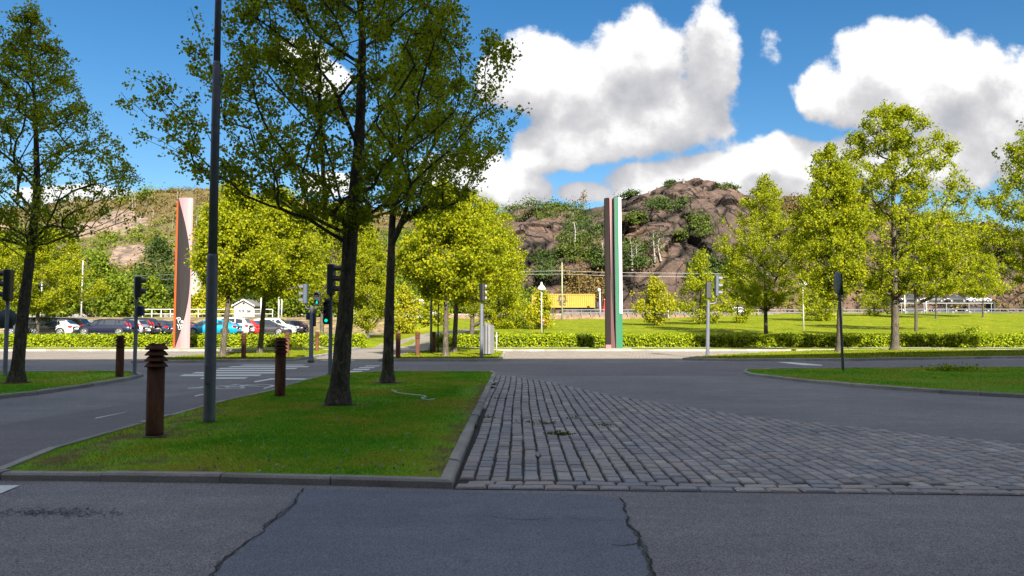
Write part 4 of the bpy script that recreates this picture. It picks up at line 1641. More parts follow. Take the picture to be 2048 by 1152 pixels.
# scrub and birches of the left hill read as one mass
lu, lvv = project(LV)
front = (np.arange(len(LV)) // LNU) < 112
cand = np.where(front & (LJ > .6) & (lu > -120) & (lu < 1060))[0]
pick = rng.choice(cand, 3600)
pp = LV[pick] + rng.normal(size=(len(pick), 3)) * .6
tone = np.array([noise.noise(Vector((a[0] * .03, a[1] * .03, a[2] * .07))) for a in pp]) + rng.normal(size=len(pp)) * .18
hi = (pick // LNU) / 110.0
sel = tone + np.where(hi > .75, -.12, .12)
g1, g2, g3 = pp[sel > .12], pp[(sel <= .12) & (sel > -.16)], pp[sel <= -.16]
for nm, g, mt, per, rad in (('hillside_scrub', g1, 'wood', 40, 2.6), ('hillside_scrub', g2, 'brownleaf', 26, 1.9), ('hillside_scrub', g3, 'brownleaf', 20, 1.6)):
    tag(link(nm, quads_mesh(nm, clumps(rng, g, per, rad, .6), M[mt])), None, None, None, 'stuff')
# darker wood along the foot of that hill
foot = np.where(front & (hi_ := ((np.arange(len(LV)) // LNU) / 110.0) < .26) & (lu > -150) & (lu < 1060))[0]
pk = rng.choice(foot, 900)
tag(link('woodland', quads_mesh('woodland', clumps(rng, LV[pk] + (0, -2, .8), 60, 3.0, .55), M['wood'])), None, None, None, 'stuff')
pk = rng.choice(foot, 260)
tag(link('woodland', quads_mesh('woodland', clumps(rng, LV[pk] + (0, -4, .5), 55, 3.2, .55), M['darkwood'])), None, None, None, 'stuff')
# ragged tree line on the crest of the left hill
crest = LV[109 * LNU:110 * LNU]
cu, _ = project(crest)
pk = rng.choice(np.where((cu > -150) & (cu < 900))[0], 240)
tag(link('crest_scrub', quads_mesh('crest_scrub', clumps(rng, crest[pk] + rng.normal(size=(240, 3)) * (1.5, 1, .2) - (0, 0, .6), 60, 1.5, .45), M['brownleaf'])), None, None, None, 'stuff')
# thin pale birch stems standing in the scrub
bs = MB()
cb = np.where(front & (LJ > .6) & (lu > 200) & (lu < 420) & (lvv > 400) & (lvv < 480))[0]
for i in rng.choice(cb, 16):
    p = Vector(LV[i])
    h = rng.uniform(3.5, 7)
    bs.tube([p, p + Vector((rng.normal() * .3, 0, h * .6)), p + Vector((rng.normal() * .7, 0, h))], [.09, .06, .02], 4)
tag(bs.build('birch_stems', M['birch']), None, None, None, 'stuff')

# rougher tufts in the meadow and scrub on the far right slope
tx, ty = rng.uniform(-6, 75, 15000), rng.uniform(64.5, 134, 15000)
keep = np.array([noise.noise(Vector((a * .12, b * .2, 1.7))) for a, b in zip(tx, ty)]) + rng.uniform(-.5, .5, 15000) > .05
tx, ty = tx[keep], ty[keep]
tz = terrain_h(tx, ty)
tq = leaf_quads(rng, np.stack([tx, ty, tz + .02], 1), .10, -.6)
tag(link('meadow_tufts', quads_mesh('meadow_tufts', tq, M['field'])), None, None, None, 'stuff')

# shrubs and trees growing on the rock, each where a joint gives it soil
ru, rv = project(RV)
rfront = (np.arange(len(RV)) // RNU) < 172


def rock_point(u, v):
    d = np.where(rfront, (ru - u) ** 2 + (rv - v) ** 2, 1e9)
    return RV[int(np.argmin(d))]


pk = rng.choice(np.where(rfront & (ru > 1505) & (ru < 2350))[0], 620)
tag(link('slope_scrub', quads_mesh('slope_scrub', clumps(rng, RV[pk[:380]] + (0, -.5, .3), 34, 1.9, .5), M['brownleaf'])), None, None, None, 'stuff')
tag(link('slope_scrub', quads_mesh('slope_scrub', clumps(rng, RV[pk[380:]] + (0, -.5, .3), 34, 2.1, .5), M['cliffleaf'])), None, None, None, 'stuff')
CL = [  # label, name, area (u0,u1,v0,v1), clumps, material, radius
    ('green scrub thicket on the left shoulder of the cliff', (1010, 1160, 398, 445), 120, 'cliffleaf', 2.6),
    ('dark green thicket on the cliff left of the green and white column', (1130, 1214, 432, 480), 95, 'darkwood', 2.6),
    ('leafy green thicket below the dark one on the cliff', (1120, 1180, 478, 525), 75, 'cliffleaf', 2.4),
    ('narrow strip of shrubs under the great smooth rock face', (1290, 1370, 398, 425), 55, 'darkwood', 1.7),
    ('green shrubs in the diagonal cleft of the cliff', (1378, 1420, 438, 475), 42, 'cliffleaf', 1.9),
    ('small bush on the ledge right of the column', (1254, 1292, 432, 450), 30, 'cliffleaf', 1.5),
    ('little round bush low in the diagonal cleft', (1345, 1365, 470, 482), 16, 'cliffleaf', 1.2),
    ('dark shrubs among birch stems right of the column', (1246, 1300, 488, 540), 60, 'darkwood', 2.0),
    ('dark shrubs low on the cliff left of the column', (1180, 1214, 495, 540), 45, 'darkwood', 2.0),
    ('ivy and shrubs low on the far left of the cliff', (1068, 1110, 510, 560), 55, 'darkwood', 2.0),
    ('dark shrub on the crest left of the summit', (1238, 1275, 378, 392), 30, 'darkwood', 1.5),
    ('low brown scrub behind the yellow container', (1120, 1210, 545, 600), 90, 'brownleaf', 2.0),
    ('shrubs on the crest right of the summit', (1435, 1480, 366, 384), 18, 'cliffleaf', 1.0),
    ('tuft of shrub on the summit beside the chain posts', (1328, 1352, 362, 374), 16, 'darkwood', 1.0),
    ('scrub along the low right crest of the cliff', (1510, 1720, 392, 430), 130, 'brownleaf', 2.0),
    ('shrubs at the foot of the cliff behind the pointed linden', (1380, 1470, 520, 580), 70, 'darkwood', 2.2),
]
for k, (lab, (u0, u1, v0, v1), n, mt, rad) in enumerate(CL):
    pts = np.array([rock_point(rng.uniform(u0, u1), rng.uniform(v0, v1)) for _ in range(n)]) + np.array([0, -.8, .2])
    c0 = pts.mean(0)
    c0[2] = pts[:, 2].min()
    t = thing('cliff_shrubs', lab, 'shrubs', Vector(c0), 'shrubs growing on the cliff')
    link('leaves', quads_mesh('leaves', clumps(rng, pts - c0, 34, rad, .5), M[mt]), t)
BL = ['tall birch with a forked white stem right of the column', 'thin white birch between two others right of the column', 'pale slim birch furthest right of the column', 'white birch low on the cliff left of the column',
      'slim pale birch between cliff bushes left of the column', 'leaning birch on the rock ledge below the diagonal cleft', 'bare brown tree rising behind the yellow container', 'bare sapling on the crest left of the column']
for k, (u, v, h) in enumerate(((1262, 538, 9), (1276, 534, 7.5), (1310, 522, 9), (1203, 538, 8), (1149, 500, 10), (1320, 520, 8), (1160, 598, 12), (1167, 420, 7))):
    p = Vector(rock_point(u, v)) + Vector((0, -.5, -.3))
    t = thing('birch_tree' if k < 6 else 'bare_tree', BL[k], 'tree', p, 'slender trees on the cliff')
    mb, lv = gen_tree(700 + k, [(0, 0, 0), (rng.normal() * .3, 0, h * .5), (rng.normal() * .5, 0, h * .85)], .17, (0, 0, h * .35, h, h * .2, h * .2), 26, 170, .4, spread=.3, tip=.03, sides=4)
    mb.build('trunk', M['birch' if k < 6 else 'brownleaf'], t)
    link('crown', quads_mesh('crown', lv, M['cliffleaf' if k < 6 else 'brownleaf']), t)
# stone posts and chain on the summit
PL = ['stone post at the left end of the summit chain', 'second small stone post from the left on the summit', 'dark stone post beside the summit shrub', 'pale pointed stone post left of the highest one', 'highest pale pointed stone post on the summit', 'twin small dark post right of the highest one']
tops = []
for k, (u, v, h, mt) in enumerate(((1299, 383, 1.2, 'stone'), (1313, 377, 1.6, 'stone'), (1349, 367, 1.8, 'stone'), (1367, 363, 1.9, 'stone'), (1387, 361, 2.0, 'stone'), (1398, 362, 1.5, 'roof_grey'))):
    p = Vector(rock_point(u, v + 4))
    o = MB().lathe([(.45, -.8), (.42, 0), (.36, h * .5), (.2, h * .72), (.05, h * .8)], 7, p).build('stone_post', M[mt])
    tag(o, PL[k], 'stone post', 'stone posts on the summit')
    tops.append(p + Vector((0, 0, h * .8)))
cm = MB()
for a, b in zip(tops, tops[1:]):
    cm.tube([a.lerp(b, i / 6) - Vector((0, 0, .5 * math.sin(math.pi * i / 6))) for i in range(7)], .05, 4)
tag(cm.build('chain', M['offwhite']), 'pale chain slung between the stone posts on the summit', 'chain')


# ---------------------------------------------------------------- bollards
def make_bollard(mb_only=False):
    r = 0.118
    body = MB()
    body.lathe([(r * 1.02, -0.05), (r, 0.02), (r, 0.95), (r * .82, 0.955), (r * .82, 1.262)], 24)
    caps = []
    for k in range(4):
        z = 0.945 + k * 0.082
        caps.append(MB().lathe([(r * 1.32, z), (r * 1.33, z + .006), (r * .94, z + .062), (r * .80, z + .066), (r * .8, z + .02), (r * 1.30, z - .004)], 24))
    lid = MB().lathe([(r * .98, 1.258), (r * .98, 1.268), (r * .5, 1.272)], 24)
    for q in range(3):
        a = q * 2.09 + .4
        lid.box((r * .8 * math.cos(a), r * .8 * math.sin(a), 1.275), (.03, .03, .016))
    return body, caps, lid


def bollard(label, base):
    global BOLL
    base = base - Vector((0, 0, 0.0))
    if BOLL is None:
        t = thing('bollard_light', label, 'bollard', base, 'rusty louvred bollard lights')
        body, caps, lid = make_bollard()
        body.build('post', M['rust'], t)
        for cp in caps:
            cp.build('louvre', M['rust'], t)
        lid.build('cap', M['rust'], t)
        BOLL = t
        return t
    t = BOLL.copy()
    C.objects.link(t)
    t.location = base
    t['label'] = label
    t.rotation_euler = (0, 0, rnd.uniform(0, 6))
    for ch in list(BOLL.children):
        c = ch.copy()
        C.objects.link(c)
        c.parent = t
    return t


BOLL = None
bollard('nearest rusty louvred bollard, left corner of the central lawn', G(309, 866, .11))
bollard('rusty louvred bollard on the left lawn beside the dark pedestrian signal', G(239, 752, .11))
bollard('dark rusty bollard on the central lawn left of the biggest trunk', G(560, 789, .11))
bollard('rusty bollard on the far left island by the leaning pale trunk', G(487, 716, .12))
bollard('sunlit orange-brown bollard partly behind a dark near one', G(574, 711, .12))
bollard('sunlit orange-brown bollard beside the pale trunk behind the signal', G(634, 702, .12))
bollard('rusty bollard just right of the slim dark trunk on the middle lawn', G(796, 716, .12))
bollard('bright orange-brown bollard left of the thin post on the middle lawn', G(835, 711, .12))
bollard('dark rusty bollard half behind the thin post on the middle lawn', G(867, 704, .12))

# ---------------------------------------------------------------- tall lamp pole in front
b = G(418, 839, .11)
t = thing('lamp_pole', 'tall dark grey lamp pole standing alone on the near lawn', 'lamp post', b)
z1 = P(425, 512, b.y).z - b.z
z2 = P(433, 128, b.y).z - b.z
MB().lathe([(.100, -.1), (.094, .02), (.088, z1 - .05), (.088, z1), (.072, z1 + .03)], 20).build('lower_pole', M['lamp_grey'], t)
MB().lathe([(.072, z1 + .03), (.066, z2), (.055, z2 + .04)], 20).build('middle_pole', M['lamp_grey'], t)
MB().lathe([(.055, z2 + .04), (.048, z2 + 2.6)], 16).build('upper_pole', M['lamp_grey'], t)
MB().box((0, -.097, .75), (.085, .02, .32), bev=.008).build('service_hatch', M['lamp_grey'], t)
MB().tube([(0, 0, z2 + 2.55), (0, -.6, z2 + 2.75), (0, -1.1, z2 + 2.8)], .035, 8).build('arm', M['lamp_grey'], t)
MB().box((0, -1.4, z2 + 2.8), (.3, .75, .12), bev=.04).build('lamp_head', M['grey_pole'], t)


# ---------------------------------------------------------------- traffic signals
def signal_head(parent, c, yaw, n=3, size=0.30, mat='black', hood='black', lit=None, figure=False, back=0.12, visor=0.26):
    """lamps face the local +X direction turned by yaw"""
    h = n * size + .06
    w = size * 1.05
    Rz = Matrix.Rotation(yaw, 4, 'Z')

    def at(x, y, z):
        return Vector(c) + (Rz @ Vector((x, y, z)))
    hb = MB().box(at(0, 0, 0), (back * 1.8, w, h), rz=yaw, bev=.035)
    for k in range(1, n):
        hb.box(at(0, 0, -h / 2 + k * h / n), (back * 1.83, w * 1.01, .012), rz=yaw)
    hd = hb.build('signal_head', M[mat], parent)
    for k in range(n):
        z = h / 2 - (k + .5) * h / n
        ax = Rz @ Vector((1, 0, 0))
        r = size * .36
        vs, fs = [], []
        m = 14
        for j in range(m + 1):
            a = -0.35 + (math.pi + .7) * j / m
            for (xx, rr_) in ((back * .9, r * 1.12), (back * .9 + visor * (1 - .28 * abs(j / m - .5) * 2), r * 1.05)):
                vs.append(at(xx, rr_ * math.cos(a), z + rr_ * math.sin(a)))
        for j in range(m):
            fs.append((2 * j, 2 * j + 2, 2 * j + 3, 2 * j + 1))
        vb = MB().add(vs, fs, True)
        ins = [at(xx, .94 * rr_ * math.cos(-0.35 + (math.pi + .7) * j / m), z + .94 * rr_ * math.sin(-0.35 + (math.pi + .7) * j / m)) for j in range(m + 1) for (xx, rr_) in ((back * .9, r * 1.12), (back * .9 + visor * (1 - .28 * abs(j / m - .5) * 2), r * 1.05))]
        vb.add(ins, [f[::-1] for f in fs], True)
        vb.build('visor', M[hood], hd)
        on = lit == k
        if on and figure:
            s = size * .3
            fig = MB()
            for part in ([(-.10, .62), (.10, .62), (.16, .76), (.10, .95), (-.10, .95), (-.16, .76)], [(-.22, .55), (.22, .55), (.50, -.05), (.38, -.12), (.2, .15), (.2, -.05), (.42, -.92), (.2, -.95), (0, -.3), (-.22, -.95), (-.42, -.9), (-.2, -.05), (-.2, .15), (-.38, -.12), (-.5, -.05)]):
                vv = [at(back * .9 + .014, -p[0] * s, z + p[1] * s) for p in part]
                fig.add(vv, [tuple(range(len(vv)))])
            fig.build('green_figure', M['green_lamp'], hd)
            MB().lathe([(r, back * .9 - .01), (r, back * .9 + .006)], 18, at(0, 0, z), axis=ax).build('lens', M['lens'], hd)
        else:
            MB().lathe([(r * (.6 if on else 1), back * .9 - .01), (r * (.6 if on else .95), back * .9 + .008)], 18, at(0, 0, z), axis=ax).build('lens', M['green_lamp' if on else 'lens'], hd)
    return hd


def pole(t, h, r0, r1, mat='grey_pole'):
    MB().lathe([(r0 * 1.5, -.12), (r0 * 1.5, .015), (r0, .02), (r1, h), (r1 * .7, h + .012)], 16).build('pole', M[mat], t)


def bracket(t, z, dx, up, r=.035, dy=0.0):
    MB().tube([(0, 0, z), (dx * .6, dy * .6, z + .0), (dx * .92, dy * .92, z + .05), (dx, dy, z + .16), (dx, dy, z + up)], r, 8).build('bracket', M['steel'], t)


SG = 'traffic signals at the crossing'
# 1 far left edge
b = G(10, 750, .11)
d = b.y
t = thing('traffic_signal', 'black hooded signal at the left edge with a round sign back below it', 'traffic light', b, SG)
zt = P(12, 602, d).z - b.z
pole(t, zt, .068, .060)
hz = (P(12, 540, d).z + P(12, 600, d).z) / 2 - b.z
signal_head(t, (0.0, 0, hz), R(180 + 12), 3, .32, visor=.30)
MB().lathe([(.30, 0), (.30, .02)], 24, (-.07, .09, P(12, 637, d).z - b.z), axis=(0.35, -1, 0)).build('sign_back', M['blue_grey'], t)
MB().box((-.10, .075, P(12, 648, d).z - b.z), (.5, .02, .30)).build('sub_plate', M['blue_grey'], t)
# 2
b = G(269, 749, .11)
d = b.y
t = thing('traffic_signal', 'dark two-lamp pedestrian signal seen from behind near the left lawn tip', 'traffic light', b, SG)
zt = P(275, 594, d).z - b.z
pole(t, zt, .060, .055, 'grey_pole')
hz = (P(277, 553, d).z + P(277, 594, d).z) / 2 - b.z
signal_head(t, (0.02, 0, hz), R(35), 2, .31, visor=.17, back=.11)
MB().lathe([(.05, 0), (.05, .25)], 12, (0, 0, zt - .22)).build('collar', M['black'], t)
MB().box((.16, 0, P(279, 622, d).z - b.z), (.17, .17, .32), bev=.02).build('push_button_box', M['navy'], t)
# 3
b = G(622, 719.5, .13)
d = b.y
t = thing('traffic_signal', 'grey twin signal with a lit green walking man and a grey side head', 'traffic light', b, SG)
zt = P(622, 613, d).z - b.z
pole(t, zt, .105, .095, 'grey_pole')
hz = (P(610, 568, d).z + P(610, 608, d).z) / 2 - b.z
x1 = P(611, 600, d).x - b.x
signal_head(t, (x1, 0, hz), R(183), 3, .30, 'blue_grey', 'grey_plastic', visor=.24, back=.11)
bracket(t, zt - .12, x1, hz - .45 - zt + .12)
x2 = P(635, 600, d).x - b.x
hz = (P(635, 585, d).z + P(635, 610, d).z) / 2 - b.z
signal_head(t, (x2, -.02, hz), R(-90), 2, .30, 'black', 'black', lit=1, figure=True, visor=.16, back=.10)
bracket(t, zt - .12, x2, hz - .3 - zt + .12)
MB().box((-.17, 0, P(618, 632, d).z - b.z), (.16, .16, .36), bev=.02).build('push_button_box', M['navy'], t)
MB().box((.14, .05, P(627, 635, d).z - b.z), (.09, .22, .85), bev=.02).build('control_box', M['black'], t)
# 4
b = G(660, 747.5, .11)
d = b.y
t = thing('traffic_signal', 'black signal with deep hoods and a small lit green cycle light beside the biggest trunk', 'traffic light', b, SG)
zt = P(660, 588, d).z - b.z
pole(t, zt, .066, .058, 'dark_pole')
hz = (P(660, 530, d).z + P(660, 588, d).z) / 2 - b.z
signal_head(t, (0.0, 0, hz), R(-6), 3, .325, visor=.30)
hz2 = (P(654, 603, d).z + P(654, 648, d).z) / 2 - b.z
signal_head(t, (-.115, -.06, hz2), R(-98), 3, .235, lit=2, visor=.07, back=.07)
MB().box((-.10, -.05, hz2 + .42), (.16, .18, .09), bev=.01).build('bracket_box', M['blue_grey'], t)
# 5
b = G(963, 714, .13)
d = b.y
t = thing('traffic_signal', 'signal post in front of the grey sign panels, pale hoods turned right', 'traffic light', b, SG)
zt = P(964, 608, d).z - b.z
pole(t, zt, .095, .085, 'grey_pole')
hz = (P(964, 567, d).z + P(964, 603, d).z) / 2 - b.z
signal_head(t, (0.03, 0, hz), R(48), 3, .29, 'black', 'offwhite', visor=.2, back=.10)
MB().box((.05, .10, P(964, 636, d).z - b.z), (.16, .16, .80), bev=.02).build('control_box', M['black'], t)
# grey panels behind it
b = P(975, 707, d + 2.6)
b.z = .12
t = thing('sign_panel_stand', 'grey folded sign panels seen edge-on behind the boxed signal post', 'sign', b)
hh = P(975, 648, b.y).z - .2
for k, (x, w, hgt, dy) in enumerate(((-.16, .05, hh, 0), (.02, .07, hh * 1.04, .12), (.19, .12, hh * .96, .2))):
    MB().box((x, dy, hgt / 2 + .08), (w, .75, hgt), rz=R(-16), bev=.01).build('panel', M['panel_grey'], t)
MB().lathe([(.04, -.1), (.04, hh)], 8, (.08, .0, 0)).build('support', M['steel'], t)
b = P(993, 700, d + 9)
b.z = .12
o = MB().lathe([(.05, 0), (.045, 1.0), (.03, 1.25)], 8, b).build('marker_post', M['white'])
tag(o, 'short thin white post right of the grey sign panels', 'post')
# 6
b = G(1415, 711, .13)
d = b.y
t = thing('traffic_signal', 'leaning twin signal alone on the right lawn tip, one head seen from behind', 'traffic light', b, SG)
zt = P(1419, 602, d).z - b.z
pole(t, zt, .105, .085, 'grey_pole')
t.rotation_euler = (0, R(1.6), 0)
hz = (P(1418, 561, d).z + P(1418, 599, d).z) / 2 - b.z
signal_head(t, (0.0, 0.0, hz), R(92), 3, .29, visor=.22, back=.11)
x2 = P(1434, 600, d).x - b.x - .12
hz = (P(1436, 544, d).z + P(1436, 598, d).z) / 2 - b.z
signal_head(t, (x2, 0, hz), R(-3), 3, .37, 'blue_grey', 'grey_plastic', visor=.26, back=.10)
bracket(t, zt - .14, x2, hz - .6 - zt + .14, .04)
# edge-on round road sign
b = G(1686, 740, .11)
d = b.y
t = thing('road_sign', 'round road sign turned edge-on on a dark leaning pole, right lawn', 'road sign', b)
zt = P(1681, 592, d).z - b.z
MB().tube([(0, 0, -.1), (-.035, 0, zt * .6), (-.07, 0, zt + .75)], [.05, .045, .04], 12).build('pole', M['dark_pole'], t)
zc = P(1680, 566, d).z - b.z
MB().lathe([(.42, 0), (.42, .03), (.36, .05)], 28, (-.12, -.02, zc), axis=(-1, .10, 0)).build('sign_plate', M['blue_grey'], t)
MB().box((.02, 0, zc - .05), (.06, .12, .78), bev=.01).build('mount', M['black'], t)
# thin posts by the footpath
for (u, v, vt, dd, r, mt, lab) in ((862, 705, 570, 0, .075, 'grey_pole', 'thin grey post right of the orange-brown bollard on the middle lawn'), (876, 703, 608, 0, .05, 'dark_pole', 'thin black-topped post left of the pale kerbside trunk')):
    b = G(u, v, .12)
    zt = P(u, vt, b.y).z - b.z
    o = MB().lathe([(r, -.05), (r * .9, zt), (r * .4, zt + .03)], 10, b).build('post', M[mt])
    tag(o, lab, 'post')


# ---------------------------------------------------------------- painted columns
def column_left():
    b = G(362, 696.5, .13)
    d = b.y
    t = thing('painted_column', 'tall orange, charcoal and pink column with graffiti on the left verge', 'sculpture', b)
    H = P(362, 396, d).z - b.z
    px = d / LENS_PX
    # plan: orange flank on the left, gently rounded face towards the road
    xl, xm, xr = (344.5 - 362) * px, (350 - 362) * px, (379 - 362) * px
    n = 12

    def face(s):                       # point of the front face, s from 0 (left) to 1 (right)
        return xm + (xr - xm) * s, -.16 * math.sin(math.pi * s) ** .8
    fr = [face(i / n) for i in range(n + 1)]
    core = [(xl, .55), (xl + .02, .50)] + [(xm, .02)] + [(x, y + .02) for x, y in fr] + [(xr, .55)]
    poly = [(xr - .28, .6), (xl + .1, .6)] + [(xm - .005, .02)] + [(x, y + .02) for x, y in fr[1:]]
    MB().prism(ccw(poly), -.05, H - .02).build('core', M['charcoal'], t)
    # orange flank
    MB().prism([(xl, .06), (xm + .005, -.03), (xm + .005, .03), (xl + .1, .6)], 0, H - .25, [(xl + .035, .06), (xm + .005, -.03), (xm + .005, .03), (xl + .12, .6)]).build('orange_flank', M['orange'], t)
    # pink face and the charcoal blade curving across it; both bent to the front face

    def bound(z):                      # share of the width the charcoal blade takes at a height
        k = z / H
        if k < .5:
            q = 1 - (1 - k / .5) ** 2.4 * 1.0
            return .955 * q
        q = 1 - ((k - .5) / .5) ** 2.1
        return .955 * q
    mp, mc = [], []
    for mb_k, (lo, hi, off, mat, nm) in enumerate(((0, 1, 0.0, 'pink', 'pink_face'), (None, None, -.012, 'charcoal', 'charcoal_blade'))):
        vs, fs = [], []
        m = 60
        for i in range(m + 1):
            z = H * i / m
            e = 1.0 if mb_k == 0 else max(bound(z), .0005)
            for j in range(n + 1):
                x, y = face(j / n * e)
                vs.append((x, y + off, z))
        for i in range(m):
            for j in range(n):
                a = i * (n + 1) + j
                fs.append((a, a + 1, a + n + 2, a + n + 1))
        MB().add(vs, fs, True).build(nm, M[mat], t)
    MB().prism(ccw([(xr - .02, -.02), (xr + .012, .0), (xr - .25, .58), (xr - .28, .58)]), 0, H + .0).build('right_edge', M['pink'], t)
    # graffiti strokes
    g = MB()

    def st(pts, w=.03):
        for (u0, v0), (u1, v1) in zip(pts, pts[1:]):
            k = 3
            for q in range(k):
                ua, va, ub, vb = u0 + (u1 - u0) * q / k, v0 + (v1 - v0) * q / k, u0 + (u1 - u0) * (q + 1) / k, v0 + (v1 - v0) * (q + 1) / k
                pa, pb = P(ua, va, d), P(ub, vb, d)
                dx, dz = pb.x - pa.x, pb.z - pa.z
                L = math.hypot(dx, dz) or 1
                nx_, nz_ = -dz / L * w, dx / L * w
                out = []
                for (p, s) in ((pa, 1), (pa, -1), (pb, -1), (pb, 1)):
                    X = p.x - b.x + nx_ * s
                    sh = min(1, max(0, (X - xm) / (xr - xm)))
                    out.append((X, face(sh)[1] - .022, p.z - b.z + nz_ * s))
                g.add(out, [(0, 1, 2, 3)])
    st([(353, 638), (355, 635.5), (357, 637), (359, 646)])
    st([(356, 636.5), (360, 634.8), (363, 636.5), (362.5, 639.5), (358.5, 641)])
    st([(366.5, 641), (364.5, 642.5), (364.5, 645), (366.5, 646), (368.5, 644.5), (368.5, 642), (366.5, 641)])
    st([(355.5, 648), (358.5, 652.5), (362, 647.5)])
    st([(358.5, 652.5), (358.5, 657)])
    st([(365.5, 649), (363, 651), (363, 654.5), (365, 656), (367, 654), (367, 650.5), (365.5, 649)])
    st([(358.5, 658.8), (365, 657.8)], .022)
    g.build('graffiti', M['white'], t)
    MB().box((0, .2, .0), (1.7, 1.2, .04)).build('footing', M['granite'], t)


def column_right():
    b = G(1229, 697, .13)
    d = b.y
    t = thing('painted_column', 'tall split column with black, maroon, green and white faces on the right verge', 'sculpture', b)
    px = d / LENS_PX
    H = P(1229, 395, d).z - b.z

    def X(u):
        return (u - 1229) * px
    # dark brown blade leaning very slightly, with a pink foot
    f0 = .28
    bl = [(X(1212), .05), (X(1222), -.12), (X(1222.6), .5), (X(1212.5), .6)]
    tp = [(X(1211.5), .05), (X(1219.5), -.12), (X(1220.5), .5), (X(1212), .6)]
    MB().prism(bl, f0, H - .03, tp).build('dark_blade', M['brown_black'], t)
    MB().prism(bl, -.05, f0, bl).build('pink_foot', M['pink'], t)
    MB().prism([(X(1222.6), .2), (X(1232), .15), (X(1232), .62), (X(1222), .62)], 0, H - .05, [(X(1220.5), .2), (X(1231), .15), (X(1231), .62), (X(1220), .62)]).build('recess', M['jet'], t)
    MB().prism([(X(1222.2), -.02), (X(1230.6), -.05), (X(1230.6), .14), (X(1222.2), .18)], 0, H * .49, [(X(1221.6), .02), (X(1222.0), .0), (X(1222.0), .14), (X(1221.6), .18)]).build('maroon_wedge', M['maroon'], t)
    MB().prism([(X(1223.4), .05), (X(1223.8), .04), (X(1223.8), .14), (X(1223.4), .18)], H * .42, H - .04, [(X(1220.8), -.04), (X(1225.5), -.06), (X(1225.5), .12), (X(1220.8), .18)]).build('rose_wedge', M['rose'], t)
    # green slab, pale arris on its left, white panel standing proud on its right
    MB().prism([(X(1231.6), -.14), (X(1232.6), -.20), (X(1232.6), .6), (X(1231.6), .6)], 0, H + .02, [(X(1229.5), -.14), (X(1230.5), -.20), (X(1230.5), .6), (X(1229.5), .6)]).build('pale_arris', M['offwhite'], t)
    MB().prism([(X(1232.6), -.20), (X(1245.6), -.02), (X(1246), .55), (X(1232.6), .6)], -.05, H - .02, [(X(1230.6), -.20), (X(1243.8), -.02), (X(1244.5), .55), (X(1230.6), .6)]).build('green_slab', M['green_paint'], t)
    zb = P(1229, 627, d).z - b.z
    k = zb / H
    l0, r0_ = 1239.6 - 1.8 * k, 1246 - 1.6 * k
    MB().prism([(X(l0), -.16), (X(r0_), -.065), (X(r0_), .0), (X(l0), -.04)], zb, H - .01, [(X(1237.9), -.16), (X(1244.4), -.065), (X(1244.4), 0), (X(1237.9), -.04)]).build('white_panel', M['white'], t)
    MB().box((0, .2, 0), (2.4, 1.3, .04)).build('footing', M['granite'], t)


column_left()
column_right()


# ---------------------------------------------------------------- slim white lamps and poles
def bell_lamp(label, u, vt, d, zb=None, tilt=0.0):
    q = P(u, vt, d)
    z0 = th(q.x, d) if zb is None else zb
    t = thing('bell_lamp', label, 'street lamp', (q.x, d, z0))
    h = q.z - z0
    s = d / 75
    MB().lathe([(.075 * s, 0), (.065 * s, h - .95 * s), (.04 * s, h - .85 * s)], 10).build('pole', M['white'], t)
    MB().lathe([(.16 * s, h - .92 * s), (.46 * s, h - .78 * s), (.44 * s, h - .66 * s), (.28 * s, h - .42 * s), (.12 * s, h - .30 * s), (.09 * s, h - .05 * s), (.05 * s, h)], 16).build('lamp_shade', M['white'], t)
    return t


bell_lamp('white bell-shaded lamp in front of the yellow container', 1083, 564, 66)
t = bell_lamp('white bell-shaded lamp half hidden by the field trees right of the pointed linden', 1605, 555, 78)
for (u, vt, d, hd, lab) in ((84, 560, 96, False, 'thin white lamp post behind the white parked car at far left'), (166, 520, 96, False, 'taller thin white lamp post behind the brown parked car'), (523, 570, 92, False, 'slim white post beside the small white garage'),
                            (558, 585, 78, False, 'bright white post rising behind the white parked car'), (564, 580, 100, False, 'slim grey-white post just behind the bright white post'),
                            (1200, 578, 138, True, 'small lamp post behind the container truck'), (1336, 602, 136, True, 'short white lamp post on the motorway edge right of the split column'), (1808, 568, 128, True, 'white hooded lamp post left of the car transporter'), (1852, 600, 130, False, 'thin white post in front of the car transporter')):
    q = P(u, vt, d)
    z0 = th(q.x, d)
    t = thing('lamp_post', lab, 'lamp post', (q.x, d, z0), 'slim white posts in the distance')
    k = d / LENS_PX
    MB().lathe([(k * 1.5, 0), (k * 1.1, q.z - z0)], 8).build('pole', M['white'], t)
    if hd:
        MB().lathe([(k * 3.4, q.z - z0 - k * 5), (k * 3, q.z - z0), (k, q.z - z0 + k * 2)], 10, (-k * 2, 0, 0)).build('lamp_head', M['white'], t)
